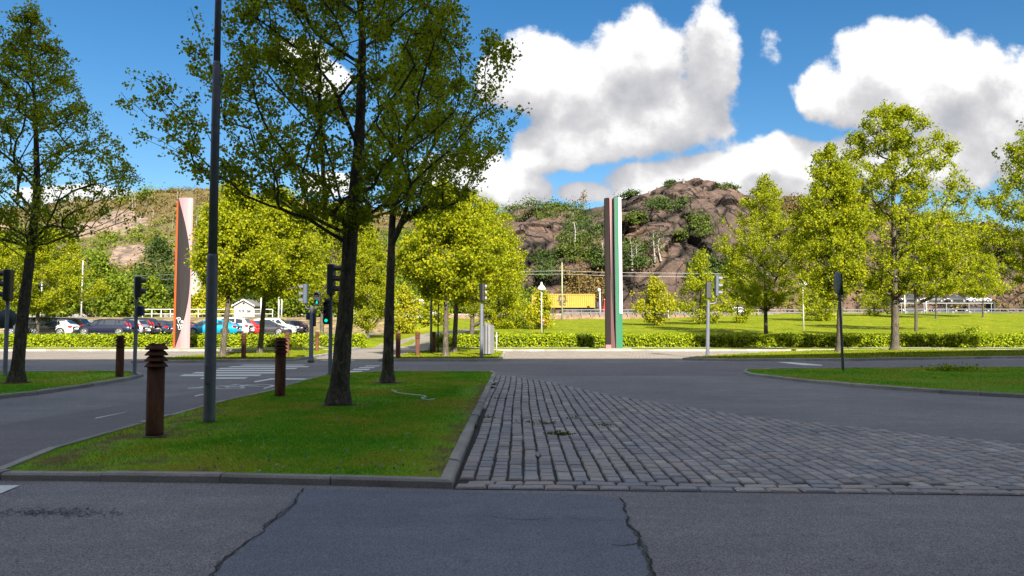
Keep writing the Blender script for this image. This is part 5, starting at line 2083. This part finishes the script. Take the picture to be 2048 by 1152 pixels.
# utility pole and wires
d = 128
q, z0 = P(1124, 525, d), 4.0
t = thing('utility_pole', 'pale greenish pole carrying two wires in front of the cliff', 'utility pole', (q.x, d, z0 - 1.2))
MB().lathe([(.14, 0), (.10, q.z - z0 + 1.2)], 10).build('pole', M['pole_green'], t)
for v in (542, 549):
    MB().box((0, 0, P(1124, v, d).z - z0 + 1.2), (.3, .2, .12)).build('insulator', M['roof_grey'], t)
for (vs_, lab) in (((544, 541.5, 545, 546.5, 549), 'upper overhead wire crossing in front of the cliff'), ((550, 548, 551.5, 553.5, 556), 'lower overhead wire crossing in front of the cliff')):
    pts = [P(u, v, d) for u, v in zip((1000, 1124, 1215, 1370, 1560), vs_)]
    o = MB().tube(pts, .035, 5).build('overhead_wire', M['wire'])
    tag(o, lab, 'wire', 'overhead wires')
for (v0, v1, lab) in ((552, 546, 'faint upper wire in front of the left hillside'), (560, 556, 'faint lower wire in front of the left hillside')):
    o = MB().tube([P(270, v0, 130), P(420, v1, 130), P(560, v1 + 3, 130)], .035, 4).build('overhead_wire', M['wire'])
    tag(o, lab, 'wire', 'overhead wires')
# red and white round marker by the lamp
q = P(1087, 641, 70)
t = thing('round_sign', 'tiny red round sign right of the white bell lamp by the container', 'road sign', (q.x, 70, th(q.x, 70)))
h = q.z - th(q.x, 70)
MB().lathe([(.03, 0), (.03, h)], 8).build('pole', M['steel'], t)
MB().lathe([(.17, 0), (.17, .03)], 18, (0, -.03, h), axis=(0, -1, 0)).build('sign_plate', M['red'], t)
MB().box((0, -.07, h), (.14, .02, .1)).build('white_bar', M['white'], t)


# ---------------------------------------------------------------- cars
CAR = {  # L, W, H, front shape and roof line: nose z, cowl x/z, windscreen top x, roof rear x/z, tail top x/z
    'estate': dict(L=4.85, W=1.86, H=1.48, nose=.70, cowl=(1.35, .95), wt=.62, rr=(-1.95, 1.40), tt=(-2.32, 1.0)),
    'suv': dict(L=4.6, W=1.90, H=1.67, nose=.86, cowl=(1.25, 1.08), wt=.62, rr=(-1.80, 1.58), tt=(-2.20, 1.10)),
    'hatch': dict(L=4.3, W=1.80, H=1.48, nose=.72, cowl=(1.25, .95), wt=.50, rr=(-1.45, 1.40), tt=(-1.98, 1.02)),
    'sedan': dict(L=4.6, W=1.78, H=1.47, nose=.70, cowl=(1.45, .92), wt=.50, rr=(-1.05, 1.38), tt=(-2.05, 1.05)),
}


def car(kind, paint, label, p, heading, group, metal=0.3, tail_style='tall', name='parked_car', rz_extra=0.0, lights=True):
    k = CAR[kind]
    t = thing(name, label, 'car', p, group, rz=heading)
    pm = car_paint(label.split(' car')[0][:24].replace(' ', '_') + '_paint', paint, metal)
    L, W, H = k['L'] / 2, k['W'] / 2, k['H']
    cx, cz = k['cowl']
    rx, rz = k['rr']
    tx, tz = k['tt']
    # lower body lofted from nose to tail: x, sill z, waist z, shoulder half-width
    st = [(L, .34, k['nose'] * .72, W * .66), (L - .12, .22, k['nose'] * .93, W * .86), (L - .45, .19, k['nose'] + .05, W * .965), (cx + .35, .19, cz - .07, W), (cx, .19, cz, W), (0, .19, cz + .02, W),
          (tx + .55, .19, tz - .02, W), (tx + .18, .22, tz - .01, W * .97), (-L + .10, .26, tz - .05, W * .90), (-L, .36, tz - .20, W * .80)]
    ring = lambda x, zb, zt, w: [(x, 0, zb), (x, w * .88, zb), (x, w * .985, zb + .12), (x, w, zb + (zt - zb) * .55), (x, w * .955, zt - .03), (x, w * .80, zt), (x, 0, zt + .025), (x, -w * .80, zt), (x, -w * .955, zt - .03), (x, -w, zb + (zt - zb) * .55), (x, -w * .985, zb + .12), (x, -w * .88, zb)]
    vs, fs = [], []
    for s in st:
        vs += ring(*s)
    for i in range(len(st) - 1):
        for j in range(12):
            q = (j + 1) % 12
            fs.append((i * 12 + j, i * 12 + q, (i + 1) * 12 + q, (i + 1) * 12 + j))
    fs += [tuple(range(12)), tuple(range(len(st) * 12 - 1, (len(st) - 1) * 12 - 1, -1))]
    MB().add(vs, fs, True).build('body', pm, t)
    # cabin
    wb, wr = W * .93, W * .74
    zb = cz - .03
    wt = k['wt']
    secs = [(cx + .12, zb, wb * .96, zb + .01, wb * .92), (wt, zb, wb, H - .05, wr * .97), (wt - .35, zb, wb, H, wr), (rx + .6, zb, wb, H - .01, wr), (rx, zb, wb, rz, wr * .95), (tx + .05, zb, wb * .96, tz + .0, wb * .90)]
    vs, fs = [], []
    for (x, z0, w0, z1, w1) in secs:
        vs += [(x, w0, z0), (x, w1 * 1.0 + .0, z1 - .05), (x, w1 * .88, z1), (x, -w1 * .88, z1), (x, -w1, z1 - .05), (x, -w0, z0)]
    for i in range(len(secs) - 1):
        for j in range(5):
            fs.append((i * 6 + j, i * 6 + j + 1, (i + 1) * 6 + j + 1, (i + 1) * 6 + j))
    fs += [tuple(range(6)), tuple(range(len(secs) * 6 - 1, (len(secs) - 1) * 6 - 1, -1))]
    MB().add(vs, fs, True).build('cabin', pm, t)

    def side(x, f, s):                 # point on the cabin flank; f up from waist to roof
        for a, b in zip(secs, secs[1:]):
            if a[0] >= x >= b[0]:
                u = (a[0] - x) / (a[0] - b[0])
                w0, z1, w1 = a[2] + (b[2] - a[2]) * u, a[3] + (b[3] - a[3]) * u, a[4] + (b[4] - a[4]) * u
                return (x, s * (w0 + (w1 - w0) * f + .008), zb + (z1 - .05 - zb) * f)
    for s in (1, -1):
        panes = [[(cx - .22, .10), (wt - .02, .90), (.02 - .1, .90), (-.10, .10)], [(-.18, .10), (-.18, .90), (-1.02, .90), (-1.08, .10)]]
        if kind in ('estate', 'suv'):
            panes.append([(-1.16, .12), (-1.12, .88), (rx + .12, .86), (tx + .42, .16)])
        for pn in panes:
            q = [side(x, f, s) for x, f in pn]
            q = [p_ for p_ in q if p_]
            MB().add(q, [tuple(range(len(q)))]).build('side_window', M['glass'], t)
    e = .012
    f0, f1 = secs[0], secs[1]

    def across(a, b, u0, u1, nm):
        out = []
        for (u, s) in ((u0, 1), (u1, 1), (u1, -1), (u0, -1)):
            x, z, w = a[0] + (b[0] - a[0]) * u, a[3] + (b[3] - a[3]) * u, (a[4] + (b[4] - a[4]) * u) * .86
            n = Vector((b[3] - a[3], 0, -(b[0] - a[0])))
            n.normalize()
            if n.z < 0:
                n = -n
            out.append((x + n.x * e, s * w, z + n.z * e))
        MB().add(out, [(0, 1, 2, 3)]).build(nm, M['glass'], t)
    across(secs[0], secs[1], .12, .95, 'windscreen')
    across(secs[-1], secs[-2], .14, .92, 'rear_window')
    # wheels
    for wx in (L - .92, -L + .98):
        for s in (1, -1):
            MB().lathe([(.40, 0), (.40, .012)], 20, (wx, s * (W - .008), .36), axis=(0, s, 0)).build('wheel_arch', M['trim'], t)
            wv = MB().lathe([(.20, -.10), (.31, -.09), (.335, -.04), (.335, .05), (.30, .085), (.24, .09)], 22, (wx, s * (W - .05), .335), axis=(0, s, 0)).build('wheel', M['rubber'], t)
            rim = MB().lathe([(.235, .075), (.235, .095), (.20, .085), (.06, .07)], 20, (wx, s * (W - .05), .335), axis=(0, s, 0))
            for q in range(5):
                a = q * 1.2566
                rim.box((wx + .13 * math.cos(a), s * (W + .045), .335 + .13 * math.sin(a)), (.19, .012, .05), tilt=Matrix.Rotation(-a, 4, 'Y'))
            rim.build('rim', M['alloy'], wv)
    # lamps, bumpers, plates, mirrors
    for s in (1, -1):
        if tail_style == 'tall':
            w0 = W * .86
            MB().add([(tx + .13, s * w0 * 1.06, tz - .28), (-L + .02, s * w0 * 1.0, tz - .25), (-L + .02, s * w0 * .72, tz - .25), (tx - .02, s * w0 * .80, tz + .02), (rx - .02, s * wr * .93, rz - .12), (rx + .14, s * (wr * .99 + .03), rz - .12), (tx + .20, s * w0 * 1.07, tz - .05)],
                     [(0, 1, 3, 6), (1, 2, 3), (6, 3, 4, 5)] if s > 0 else [(6, 3, 1, 0), (3, 2, 1), (5, 4, 3, 6)]).build('tail_light', M['tail'], t)
        else:
            MB().box((-L + .20, s * W * .86, tz - .20), (.34, .34, .17), bev=.05).build('tail_light', M['tail'], t)
        MB().box((L - .28, s * W * .80, k['nose'] - .06), (.42, .30, .14), bev=.05).build('headlight', M['lampglass'], t)
        MB().box((cx - .28, s * (W + .07), cz + .06), (.10, .18, .13), bev=.04).build('mirror', pm, t)
        MB().box((0, s * (W * .985), .25), (2 * L - 2.5, .03, .12), bev=.01).build('sill', M['trim'], t)
    MB().box((-L + .03, 0, .36), (.16, W * 1.5, .16), bev=.05).build('rear_bumper', M['trim'], t)
    MB().box((L - .06, 0, .36), (.16, W * 1.25, .18), bev=.05).build('grille', M['trim'], t)
    MB().box((-L - .004, 0, .66), (.03, .50, .12)).build('number_plate', M['plate'], t)
    return t


CG = 'cars in the car park behind the hedge'


def park(kind, col, label, tail_u, d, heading_deg, metal=0.3, tail='tall', right=False):
    """tail_u: photo pixel of the rear end"""
    k = CAR[kind]
    h = R(heading_deg)
    rear = P(tail_u, 660, d)
    x = rear.x + math.cos(h) * k['L'] / 2
    y = d + math.sin(h) * k['L'] / 2
    return car(kind, col, label, (x, y, th(x, y) + .01), h, CG, metal, tail)


W180 = 180
park('suv', (.008, .009, .008), 'black car at the left end, rear lights and side in view, beside a pale trunk', 36, 64.3, 47, tail='low')
park('hatch', (.62, .63, .63), 'white hatchback between the black and brown cars at left', 153, 66.6, 186, 0.1, 'low')
park('suv', (.085, .068, .055), 'brown-grey crossover behind the white hatchback', 177, 69.3, 184, .5, 'low')
park('hatch', (.66, .66, .65), 'white car showing only its roof between the brown and navy cars', 205, 73.5, 184, .1, 'low')
park('estate', (.014, .017, .042), 'dark navy estate, nearest car behind the left hedge', 271, 64.3, 181, .4)
park('estate', (.40, .41, .42), 'silver estate behind the dark pedestrian signal pole', 293, 67.0, 181, .5)
park('suv', (.010, .010, .011), 'black crossover with bright red tail lights left of the pink column', 316, 69.6, 181)
park('estate', (.020, .026, .05), 'dark blue estate beside the orange edge of the pink column', 344, 72.2, 182, .4, 'low')
park('sedan', (.03, .032, .04), 'dark saloon half hidden right of the pink column', 402, 75.5, 182)
park('sedan', (.0, .24, .46), 'bright blue sloping-back car behind the hedge', 480, 64.4, 182, .15, 'low')
park('suv', (.56, .56, .56), 'silver-white crossover right of the bright blue car', 503, 67.0, 182, .2, 'low')
park('hatch', (.46, .014, .012), 'red hatchback right of the bright blue car', 524, 69.6, 182, .1, 'low')
park('sedan', (.03, .031, .033), 'dark grey saloon parked nose to the right in front of the white crossover', 484, 71.2, 4)
park('suv', (.68, .68, .68), 'white crossover parked nose to the right behind the dark saloon', 502, 73.6, 3, .1)
park('estate', (.016, .016, .018), 'black estate with tall red tail lights at the right end of the row', 614, 76.0, 182)
park('estate', (.05, .052, .06), 'dark grey estate behind the row, left of the navy estate', 112, 76.5, 183)

# ---------------------------------------------------------------- car park railing and bank, garage and gable
d = 95.0
t = thing('railing', 'white two-rail fence on the bank above the parked cars', 'fence', (P(285, 632, d).x, d, th(-45, d + 1)))
x1 = P(545, 632, d).x - t.location.x
zt = P(400, 618.5, d).z - t.location.z
for f in (1.0, .42):
    MB().box((x1 / 2, -.06, zt * f), (x1, .06, .07)).build('rail', M['white'], t)
for k in range(15):
    MB().box((x1 * k / 14, .03, zt / 2 - .2), (.085, .085, zt + .4)).build('post', M['white'], t)
struct(MB().box((P(415, 636, d - .5).x, d - .45, th(-40, 90) * .5 + 1.6), (20, .25, 1.35)).build('bank_wall', simple('brown_bank', (.20, .13, .085), .95, 0, .3, 2)))


def gable_house(label, u0, u1, vr, ve, vb, d, wall, graff=False, depth=6.0, name='garage', cat='garage'):
    a, b_ = P(u0, vb, d), P(u1, vb, d)
    ze, zr = P(u0, ve, d).z - a.z, P(u0, vr, d).z - a.z
    t = thing(name, label, cat, ((a.x + b_.x) / 2, d, a.z))
    w = (b_.x - a.x) / 2
    prof = [(-w * .92, -1.5), (w * .92, -1.5), (w * .92, ze), (0, zr - .12), (-w * .92, ze)]
    vs = [(x, 0, z) for x, z in prof] + [(x, depth, z) for x, z in prof]
    MB().add(vs, [(0, 1, 2, 3, 4), (9, 8, 7, 6, 5), (0, 5, 6, 1), (1, 6, 7, 2), (2, 7, 8, 3), (3, 8, 9, 4), (4, 9, 5, 0)]).build('wall', M[wall], t)
    for s in (1, -1):
        q = [(0, -.3, zr), (s * w * 1.08, -.3, ze - .15), (s * w * 1.08, depth + .3, ze - .15), (0, depth + .3, zr)]
        q += [(x, y, z + .14) for x, y, z in q]
        f = [(3, 2, 1, 0), (4, 5, 6, 7), (0, 1, 5, 4), (1, 2, 6, 5), (2, 3, 7, 6), (3, 0, 4, 7)]
        MB().add(q, f if s > 0 else [g[::-1] for g in f]).build('roof', M['roof_grey'], t)
        MB().add([(0, -.33, zr - .02), (s * w * 1.08, -.33, ze - .17), (s * w * 1.08, -.33, ze + .02), (0, -.33, zr + .17)], [(0, 1, 2, 3)]).build('bargeboard', M['white'], t)
    if graff:
        dr = MB().box((-w * .12, -.03, ze * .36), (w * 1.0, .06, ze * .86)).build('garage_door', M['offwhite'], t)
        g = MB()
        rr = random.Random(5)
        for (cx, s) in ((-.34, .34), (-.02, .38), (.48, .62)):
            pts = [(w * cx + rr.uniform(-1, 1) * s * .45, -.075, ze * (.30 + rr.uniform(-.22, .26))) for _ in range(9)]
            g.tube(pts, .035, 4)
        g.build('graffiti', M['grey_pole'], t)
        MB().lathe([(.13, 0), (.13, .05)], 10, (0, -.05, ze + (zr - ze) * .45), axis=(0, -1, 0)).build('vent', M['black'], t)
    return t


gable_house('small white garage with graffiti on its door above the parked cars', 466, 509, 600, 611, 626, 106, 'offwhite', True)
gable_house('white house gable half hidden by trees right of the pink column', 380, 418, 533, 553, 575, 138, 'offwhite', False, 8, 'house', 'house')

# ---------------------------------------------------------------- bridge parapet with the white truck cab
d = 122.0
a, b_ = P(690, 637, d), P(872, 637, d)
t = thing('bridge_parapet', 'white concrete bridge parapet behind the slim dark trunk', 'wall', (a.x, d, a.z))
zt = P(800, 619, d).z - a.z
MB().box(((b_.x - a.x) / 2, 0, zt / 2 - .1), (b_.x - a.x, .4, zt), bev=.03).build('wall', M['white'], t)
MB().box(((b_.x - a.x) / 2, 0, zt + .02), (b_.x - a.x, .5, .14)).build('coping', M['roof_grey'], t)
for k in range(6):
    MB().box(((b_.x - a.x) * (k + .5) / 6, -.19, -1.1), (.6, .5, 2.2)).build('pier', M['offwhite'], t)


def truck_cab(label, u0, u1, vt, vb, d, paint, facing=1, box_mat=None, box_px=None, name='truck'):
    a, b_ = P(u0, vb, d), P(u1, vb, d)
    h = P(u0, vt, d).z - a.z
    t = thing(name, label, 'truck', ((a.x + b_.x) / 2, d, a.z))
    w = b_.x - a.x
    s = facing
    prof = [(-w / 2, 0), (w / 2, 0), (w / 2, h * .55), (w / 2 - .12, h * .86), (w / 2 - .5, h), (-w / 2, h * .98)]
    vs = [(s * x, 0, z) for x, z in prof] + [(s * x, 2.4, z) for x, z in prof]
    n = len(prof)
    fs = [tuple(range(n)), tuple(range(2 * n - 1, n - 1, -1))] + [(i, n + i, n + (i + 1) % n, (i + 1) % n) for i in range(n)]
    MB().add(vs, fs).build('cab', paint, t)
    MB().add([(s * (w / 2 - 1.0), -.012, h * .50), (s * (w / 2 - .16), -.012, h * .46), (s * (w / 2 - .22), -.012, h * .78), (s * (w / 2 - .95), -.012, h * .80)], [(0, 1, 2, 3)]).build('side_window', M['glass'], t)
    MB().add([(s * (w / 2 - 1.75), -.012, h * .54), (s * (w / 2 - 1.3), -.012, h * .54), (s * (w / 2 - 1.3), -.012, h * .78), (s * (w / 2 - 1.75), -.012, h * .78)], [(0, 1, 2, 3)]).build('sleeper_window', M['glass'], t)
    MB().add([(s * (w / 2 + .012), .15, h * .55), (s * (w / 2 + .012), 2.25, h * .55), (s * (w / 2 - .11), 2.25, h * .85), (s * (w / 2 - .11), .15, h * .85)], [(0, 1, 2, 3)]).build('windscreen', M['glass'], t)
    MB().box((s * (w / 2 - .25), 1.2, -.35), (.7, 2.35, .8), bev=.06).build('bumper', paint, t)
    MB().box((-s * .6, 1.2, -.45), (w + 1.5, 1.2, .3)).build('chassis', M['trim'], t)
    for x in (w / 2 - .95, -w / 2 - .9):
        for y in (.15, 2.25):
            MB().lathe([(.28, -.14), (.48, -.12), (.5, 0), (.48, .12), (.28, .14)], 18, (s * x, y, -.72), axis=(0, 1, 0)).build('wheel', M['rubber'], t)
    return t


t = truck_cab('white truck cab driving along the bridge behind its parapet', 820, 848, 598, 619, 124.5, M['white'], 1)
k = d / LENS_PX
MB().box((-P(848, 600, 124.5).x + P(800, 600, 124.5).x - 0.2, 1.2, .9), (3.2, 2.2, 1.6), bev=.1).build('load', simple('teal_load', (.03, .25, .32), .6), t)

# ---------------------------------------------------------------- motorway, guard rail, container truck, car transporter
ROADZ = 4.3
struct(MB().box((60, 145, ROADZ - .5), (300, 16, 1.0)).build('motorway', M['asphalt']))
brown = simple('brown_revetment', (.21, .135, .09), .95, 0, .3, 1.5)
struct(MB().box((72, 136.6, 3.35), (270, .3, 1.5)).build('retaining_edge', brown))
struct(MB().box((72, 137.0, 3.9), (270, .35, .9)).build('concrete_edge', simple('pale_concrete', (.26, .235, .21), .9, 0, .15, 1.0)))


def rail_run(label, u0, u1, d, zb, ztop, npost, mat):
    a, b_ = P(u0, 620, d).x, P(u1, 620, d).x
    t = thing('guard_rail', label, 'guard rail', (a, d, zb), 'motorway guard rails')
    L = b_ - a
    for f in (.95, .45):
        MB().box((L / 2, -.08, ztop * f), (L, .08, .14)).build('rail', M[mat], t)
    for k in range(npost):
        MB().box((L * k / (npost - 1), .03, ztop / 2 - .1), (.10, .10, ztop + .2)).build('post', M[mat], t)
    return t


rail_run('pale steel guard rail below the yellow container', 1126, 1330, 136.2, 4.1, 1.0, 12, 'steel')
rail_run('pale steel guard rail behind the field trees right of the split column', 1334, 1790, 136.2, 4.1, 1.0, 26, 'steel')
rail_run('pale steel guard rail below the car transporter', 1794, 2120, 134.0, 4.1, 1.05, 20, 'steel')


def container_truck():
    d = 143.0
    zb = P(1100, 615, d).z
    zt = P(1100, 588, d).z
    x1, x0 = P(1190, 600, d).x, P(1190, 600, d).x - 12.2
    t = thing('container_truck', 'red truck hauling a long yellow corrugated container along the motorway', 'truck', ((x0 + x1) / 2, d, ROADZ))
    h = zt - zb
    zb -= ROADZ
    # corrugated long side
    mb = MB()
    n = 116
    L = x1 - x0
    vs, fs = [], []
    for i in range(n + 1):
        x = -L / 2 + .12 + (L - .24) * i / n
        y = .0 if (i // 2) % 2 else .12
        vs += [(x, y, zb + .16), (x, y, zb + h - .14)]
    for i in range(n):
        fs.append((2 * i, 2 * i + 2, 2 * i + 3, 2 * i + 1))
    mb.add(vs, fs)
    mb.box((0, 1.28, zb + h / 2), (L - .05, 2.3, h - .06))
    cont = mb.build('container', M['yellow'], t)
    fr = MB()
    for zz in (zb + .08, zb + h - .07):
        fr.box((0, .02, zz), (L, .16, .15))
    for xx in (-L / 2 + .07, L / 2 - .07):
        fr.box((xx, .015, zb + h / 2), (.15, .17, h))
    fr.build('container_frame', M['yellow'], cont)
    txt = bpy.data.curves.new('lettering', 'FONT')
    # m over sc, the container line's mark
    lt = MB()

    def put(body, x, z, size, sx=1.0, fat=.045):
        cu = bpy.data.curves.new('letters', 'FONT')
        cu.body = body
        cu.size = size
        cu.extrude = .01
        cu.offset = fat
        cu.align_x = 'CENTER'
        ob = bpy.data.objects.new('letters', cu)
        C.objects.link(ob)
        dg = bpy.context.evaluated_depsgraph_get()
        me = bpy.data.meshes.new_from_object(ob.evaluated_get(dg))
        bpy.data.objects.remove(ob)
        lt.add([(x + v.co.x * sx, -.045 - v.co.z, z + v.co.y) for v in me.vertices], [tuple(p.vertices) for p in me.polygons])
    xc = P(1125, 600, d).x - (x0 + x1) / 2
    put('m', xc, zb + 1.40, 2.0, 1.05)
    put('sc', xc, zb + .46, 1.45, 1.2, .02)
    lt.box((xc + .05, -.04, zb + 1.30), (1.9, .03, .12))
    lt.build('lettering', M['container_text'], cont)
    bpy.data.curves.remove(txt)
    MB().box((0, 1.2, zb - .22), (L, 1.4, .3)).build('trailer_frame', M['trim'], t)
    for x in (-L / 2 + 1.2, -L / 2 + 2.5, -L / 2 + 3.8):
        MB().lathe([(.28, -.16), (.5, -.13), (.52, 0), (.5, .13), (.28, .16)], 18, (x, .2, .52), axis=(0, 1, 0)).build('wheel', M['rubber'], t)
    MB().box((L / 2 + .55, 1.2, zb + .55), (.5, 1.9, 1.1), bev=.05).build('coupling_gear', M['trim'], t)
    # tractor cab
    c0 = P(1206, 600, d).x - (x0 + x1) / 2
    hc = P(1206, 590, d).z - ROADZ
    w = 2.3
    prof = [(c0, .5), (c0 + w, .5), (c0 + w, 1.9), (c0 + w - .2, hc - .5), (c0 + .9, hc), (c0 + .45, hc)]
    vs = [(x, 0, z) for x, z in prof] + [(x, 2.45, z) for x, z in prof]
    k = len(prof)
    MB().add(vs, [tuple(range(k)), tuple(range(2 * k - 1, k - 1, -1))] + [(i, k + i, k + (i + 1) % k, (i + 1) % k) for i in range(k)]).build('cab', M['red'], t)
    MB().box((c0 + .55, -.02, hc - .85), (.7, .03, .12)).build('white_stripe', M['white'], t)
    MB().box((c0 + 1.35, -.015, 2.6), (.9, .03, .8)).build('side_window', M['glass'], t)
    MB().lathe([(.28, -.16), (.5, -.13), (.52, 0), (.5, .13), (.28, .16)], 18, (c0 + 1.4, .2, .52), axis=(0, 1, 0)).build('wheel', M['rubber'], t)
    MB().lathe([(.28, -.16), (.5, -.13), (.52, 0), (.5, .13), (.28, .16)], 18, (c0 - .6, .2, .52), axis=(0, 1, 0)).build('wheel', M['rubber'], t)


container_truck()


def transporter():
    d = 141.0
    x0, x1 = P(1800, 620, d).x, P(1986, 620, d).x
    z0 = P(1900, 629, d).z
    t = thing('car_transporter', 'two-deck car transporter trailer loaded with cars on the motorway', 'truck', ((x0 + x1) / 2, d, z0 - .8))
    L = x1 - x0
    for z in (.85, 3.05):
        MB().box((0, 1.2, z - .09), (L, 2.5, .16)).build('deck', M['panel_grey'], t)
    for k in range(5):
        MB().box((-L / 2 + .3 + (L - .6) * k / 4, .02, 1.95), (.11, .12, 2.1)).build('upright', M['panel_grey'], t)
    MB().box((L / 2 + .35, 1.2, 2.0), (.5, 2.4, 2.4), bev=.1).build('cab', M['trim'], t)
    for x in (-L * .2, -L * .13, L * .3):
        MB().lathe([(.25, -.14), (.40, -.12), (.42, 0), (.40, .12), (.25, .14)], 16, (x, .2, .34), axis=(0, 1, 0)).build('wheel', M['rubber'], t)
    LC = [('black estate on the lower deck, left end of the transporter', 'estate', (.012, .012, .014), 0.155, 0), ('dark saloon on the lower deck, middle of the transporter', 'sedan', (.02, .021, .025), .50, 0), ('dark estate with red tail lights on the lower deck, right end', 'estate', (.02, .02, .03), .84, 0),
          ('dark hatchback on the upper deck, left end of the transporter', 'hatch', (.02, .02, .022), .13, 1), ('grey car on the upper deck, second from the left', 'sedan', (.10, .10, .11), .38, 1), ('dark car on the upper deck, second from the right', 'hatch', (.03, .03, .033), .63, 1), ('silver-white car on the upper deck, right end of the transporter', 'sedan', (.5, .5, .52), .88, 1)]
    for lab, kind, col, f, up in LC:
        car(kind, col, lab, (x0 + L * f, d + 1.1, z0 - .8 + (.86 if not up else 3.06)), R(2 if f < .9 else 3), 'cars carried on the transporter', .4, 'tall', 'carried_car')


transporter()
# white car passing on the motorway behind the guard rail, and van beyond the parked row
q = P(1476, 625, 146)
car('hatch', (.6, .6, .6), 'pale car on the motorway behind the field trees', (q.x, 146, ROADZ + .02), 0, 'cars on the motorway', .1, 'low', 'moving_car')


# ---------------------------------------------------------------- litter on the lawn and the paving
s = MB()
pts = [(784, 780), (792, 784.5), (806, 787), (824, 789), (848, 791.5), (852, 793.5), (843, 795.5), (846, 797.5), (856, 800), (869, 798)]
pp = [G(u, v, .16) for u, v in pts]
s.tube(pp, .014, 6)
s.tube([G(784, 780, .16), G(789, 779, .16), G(793, 783, .17)], .012, 6)
tag(s.build('plastic_strip', simple('pale_plastic', (.42, .52, .38), .5)), 'pale plastic strip lying crumpled on the central lawn', 'litter')


def crumple(label, p, size, seed, mat, name='litter_scrap'):
    rr = random.Random(seed)
    mb = MB()
    n = 5
    vs = [(p.x + (i / n - .5) * size[0] * 2 + rr.uniform(-.3, .3) * size[0] / n, p.y + (j / n - .5) * size[1] * 2, p.z + rr.uniform(0, size[2])) for i in range(n + 1) for j in range(n + 1)]
    fs = [(i * (n + 1) + j, (i + 1) * (n + 1) + j, (i + 1) * (n + 1) + j + 1, i * (n + 1) + j + 1) for i in range(n) for j in range(n)]
    mb.add(vs, fs)
    lo = [(x, y, z - .012) for x, y, z in vs]
    mb.add(lo, [f[::-1] for f in fs])
    tag(mb.build(name, mat), label, 'litter')


crumple('crumpled white paper by the far kerb corner of the setts', G(988, 769, .03), (.10, .16, .12), 1, M['white'])
crumple('flattened white scrap just below the crumpled paper on the setts', G(985, 776, .03), (.09, .06, .05), 2, M['offwhite'])
crumple('thin curled white scrap lying on the setts', G(1076, 910, .03), (.035, .12, .03), 3, M['offwhite'])
crumple('tiny white paper speck on the setts', G(1198, 907, .03), (.03, .03, .02), 4, M['white'])
# fallen petals and daisies scattered in the turf
rng = np.random.default_rng(31)
c = []
for _ in range(110):
    u, v = rng.uniform(250, 880), rng.uniform(790, 940)
    if rng.uniform() < .5:
        u, v = rng.uniform(430, 900), rng.uniform(895, 945)
    p = G(u, v, .15)
    if u > 200 + (945 - v) * 2.0 and u < 985 - (v - 748) * .42:
        c.append((p.x, p.y, .15 + rng.uniform(0, .02)))
tag(link('petals', quads_mesh('petals', leaf_quads(rng, np.array(c), .034, 0.0), M['offwhite'])), None, None, None, 'stuff')
# bare worn earth rings round the trunks and poles
SOIL_MAT = simple('bare_soil_earth', (.10, .07, .042), .95, 0, .4, 8)
for (sx, sy, rr_) in SOIL:
    p = Vector((sx, sy, .1))
    u = sx * 30
    pts = [(p.x + rr_ * (1 + .3 * noise.noise(Vector((math.cos(a) * 2, math.sin(a) * 2, u)))) * math.cos(a), p.y + rr_ * (1 + .3 * noise.noise(Vector((math.cos(a) * 2, math.sin(a) * 2, u)))) * math.sin(a)) for a in [i * 6.283 / 24 for i in range(24)]]
    struct(MB().sheet(pts, .107 if p.x < -12 else .082).build('bare_soil', SOIL_MAT))
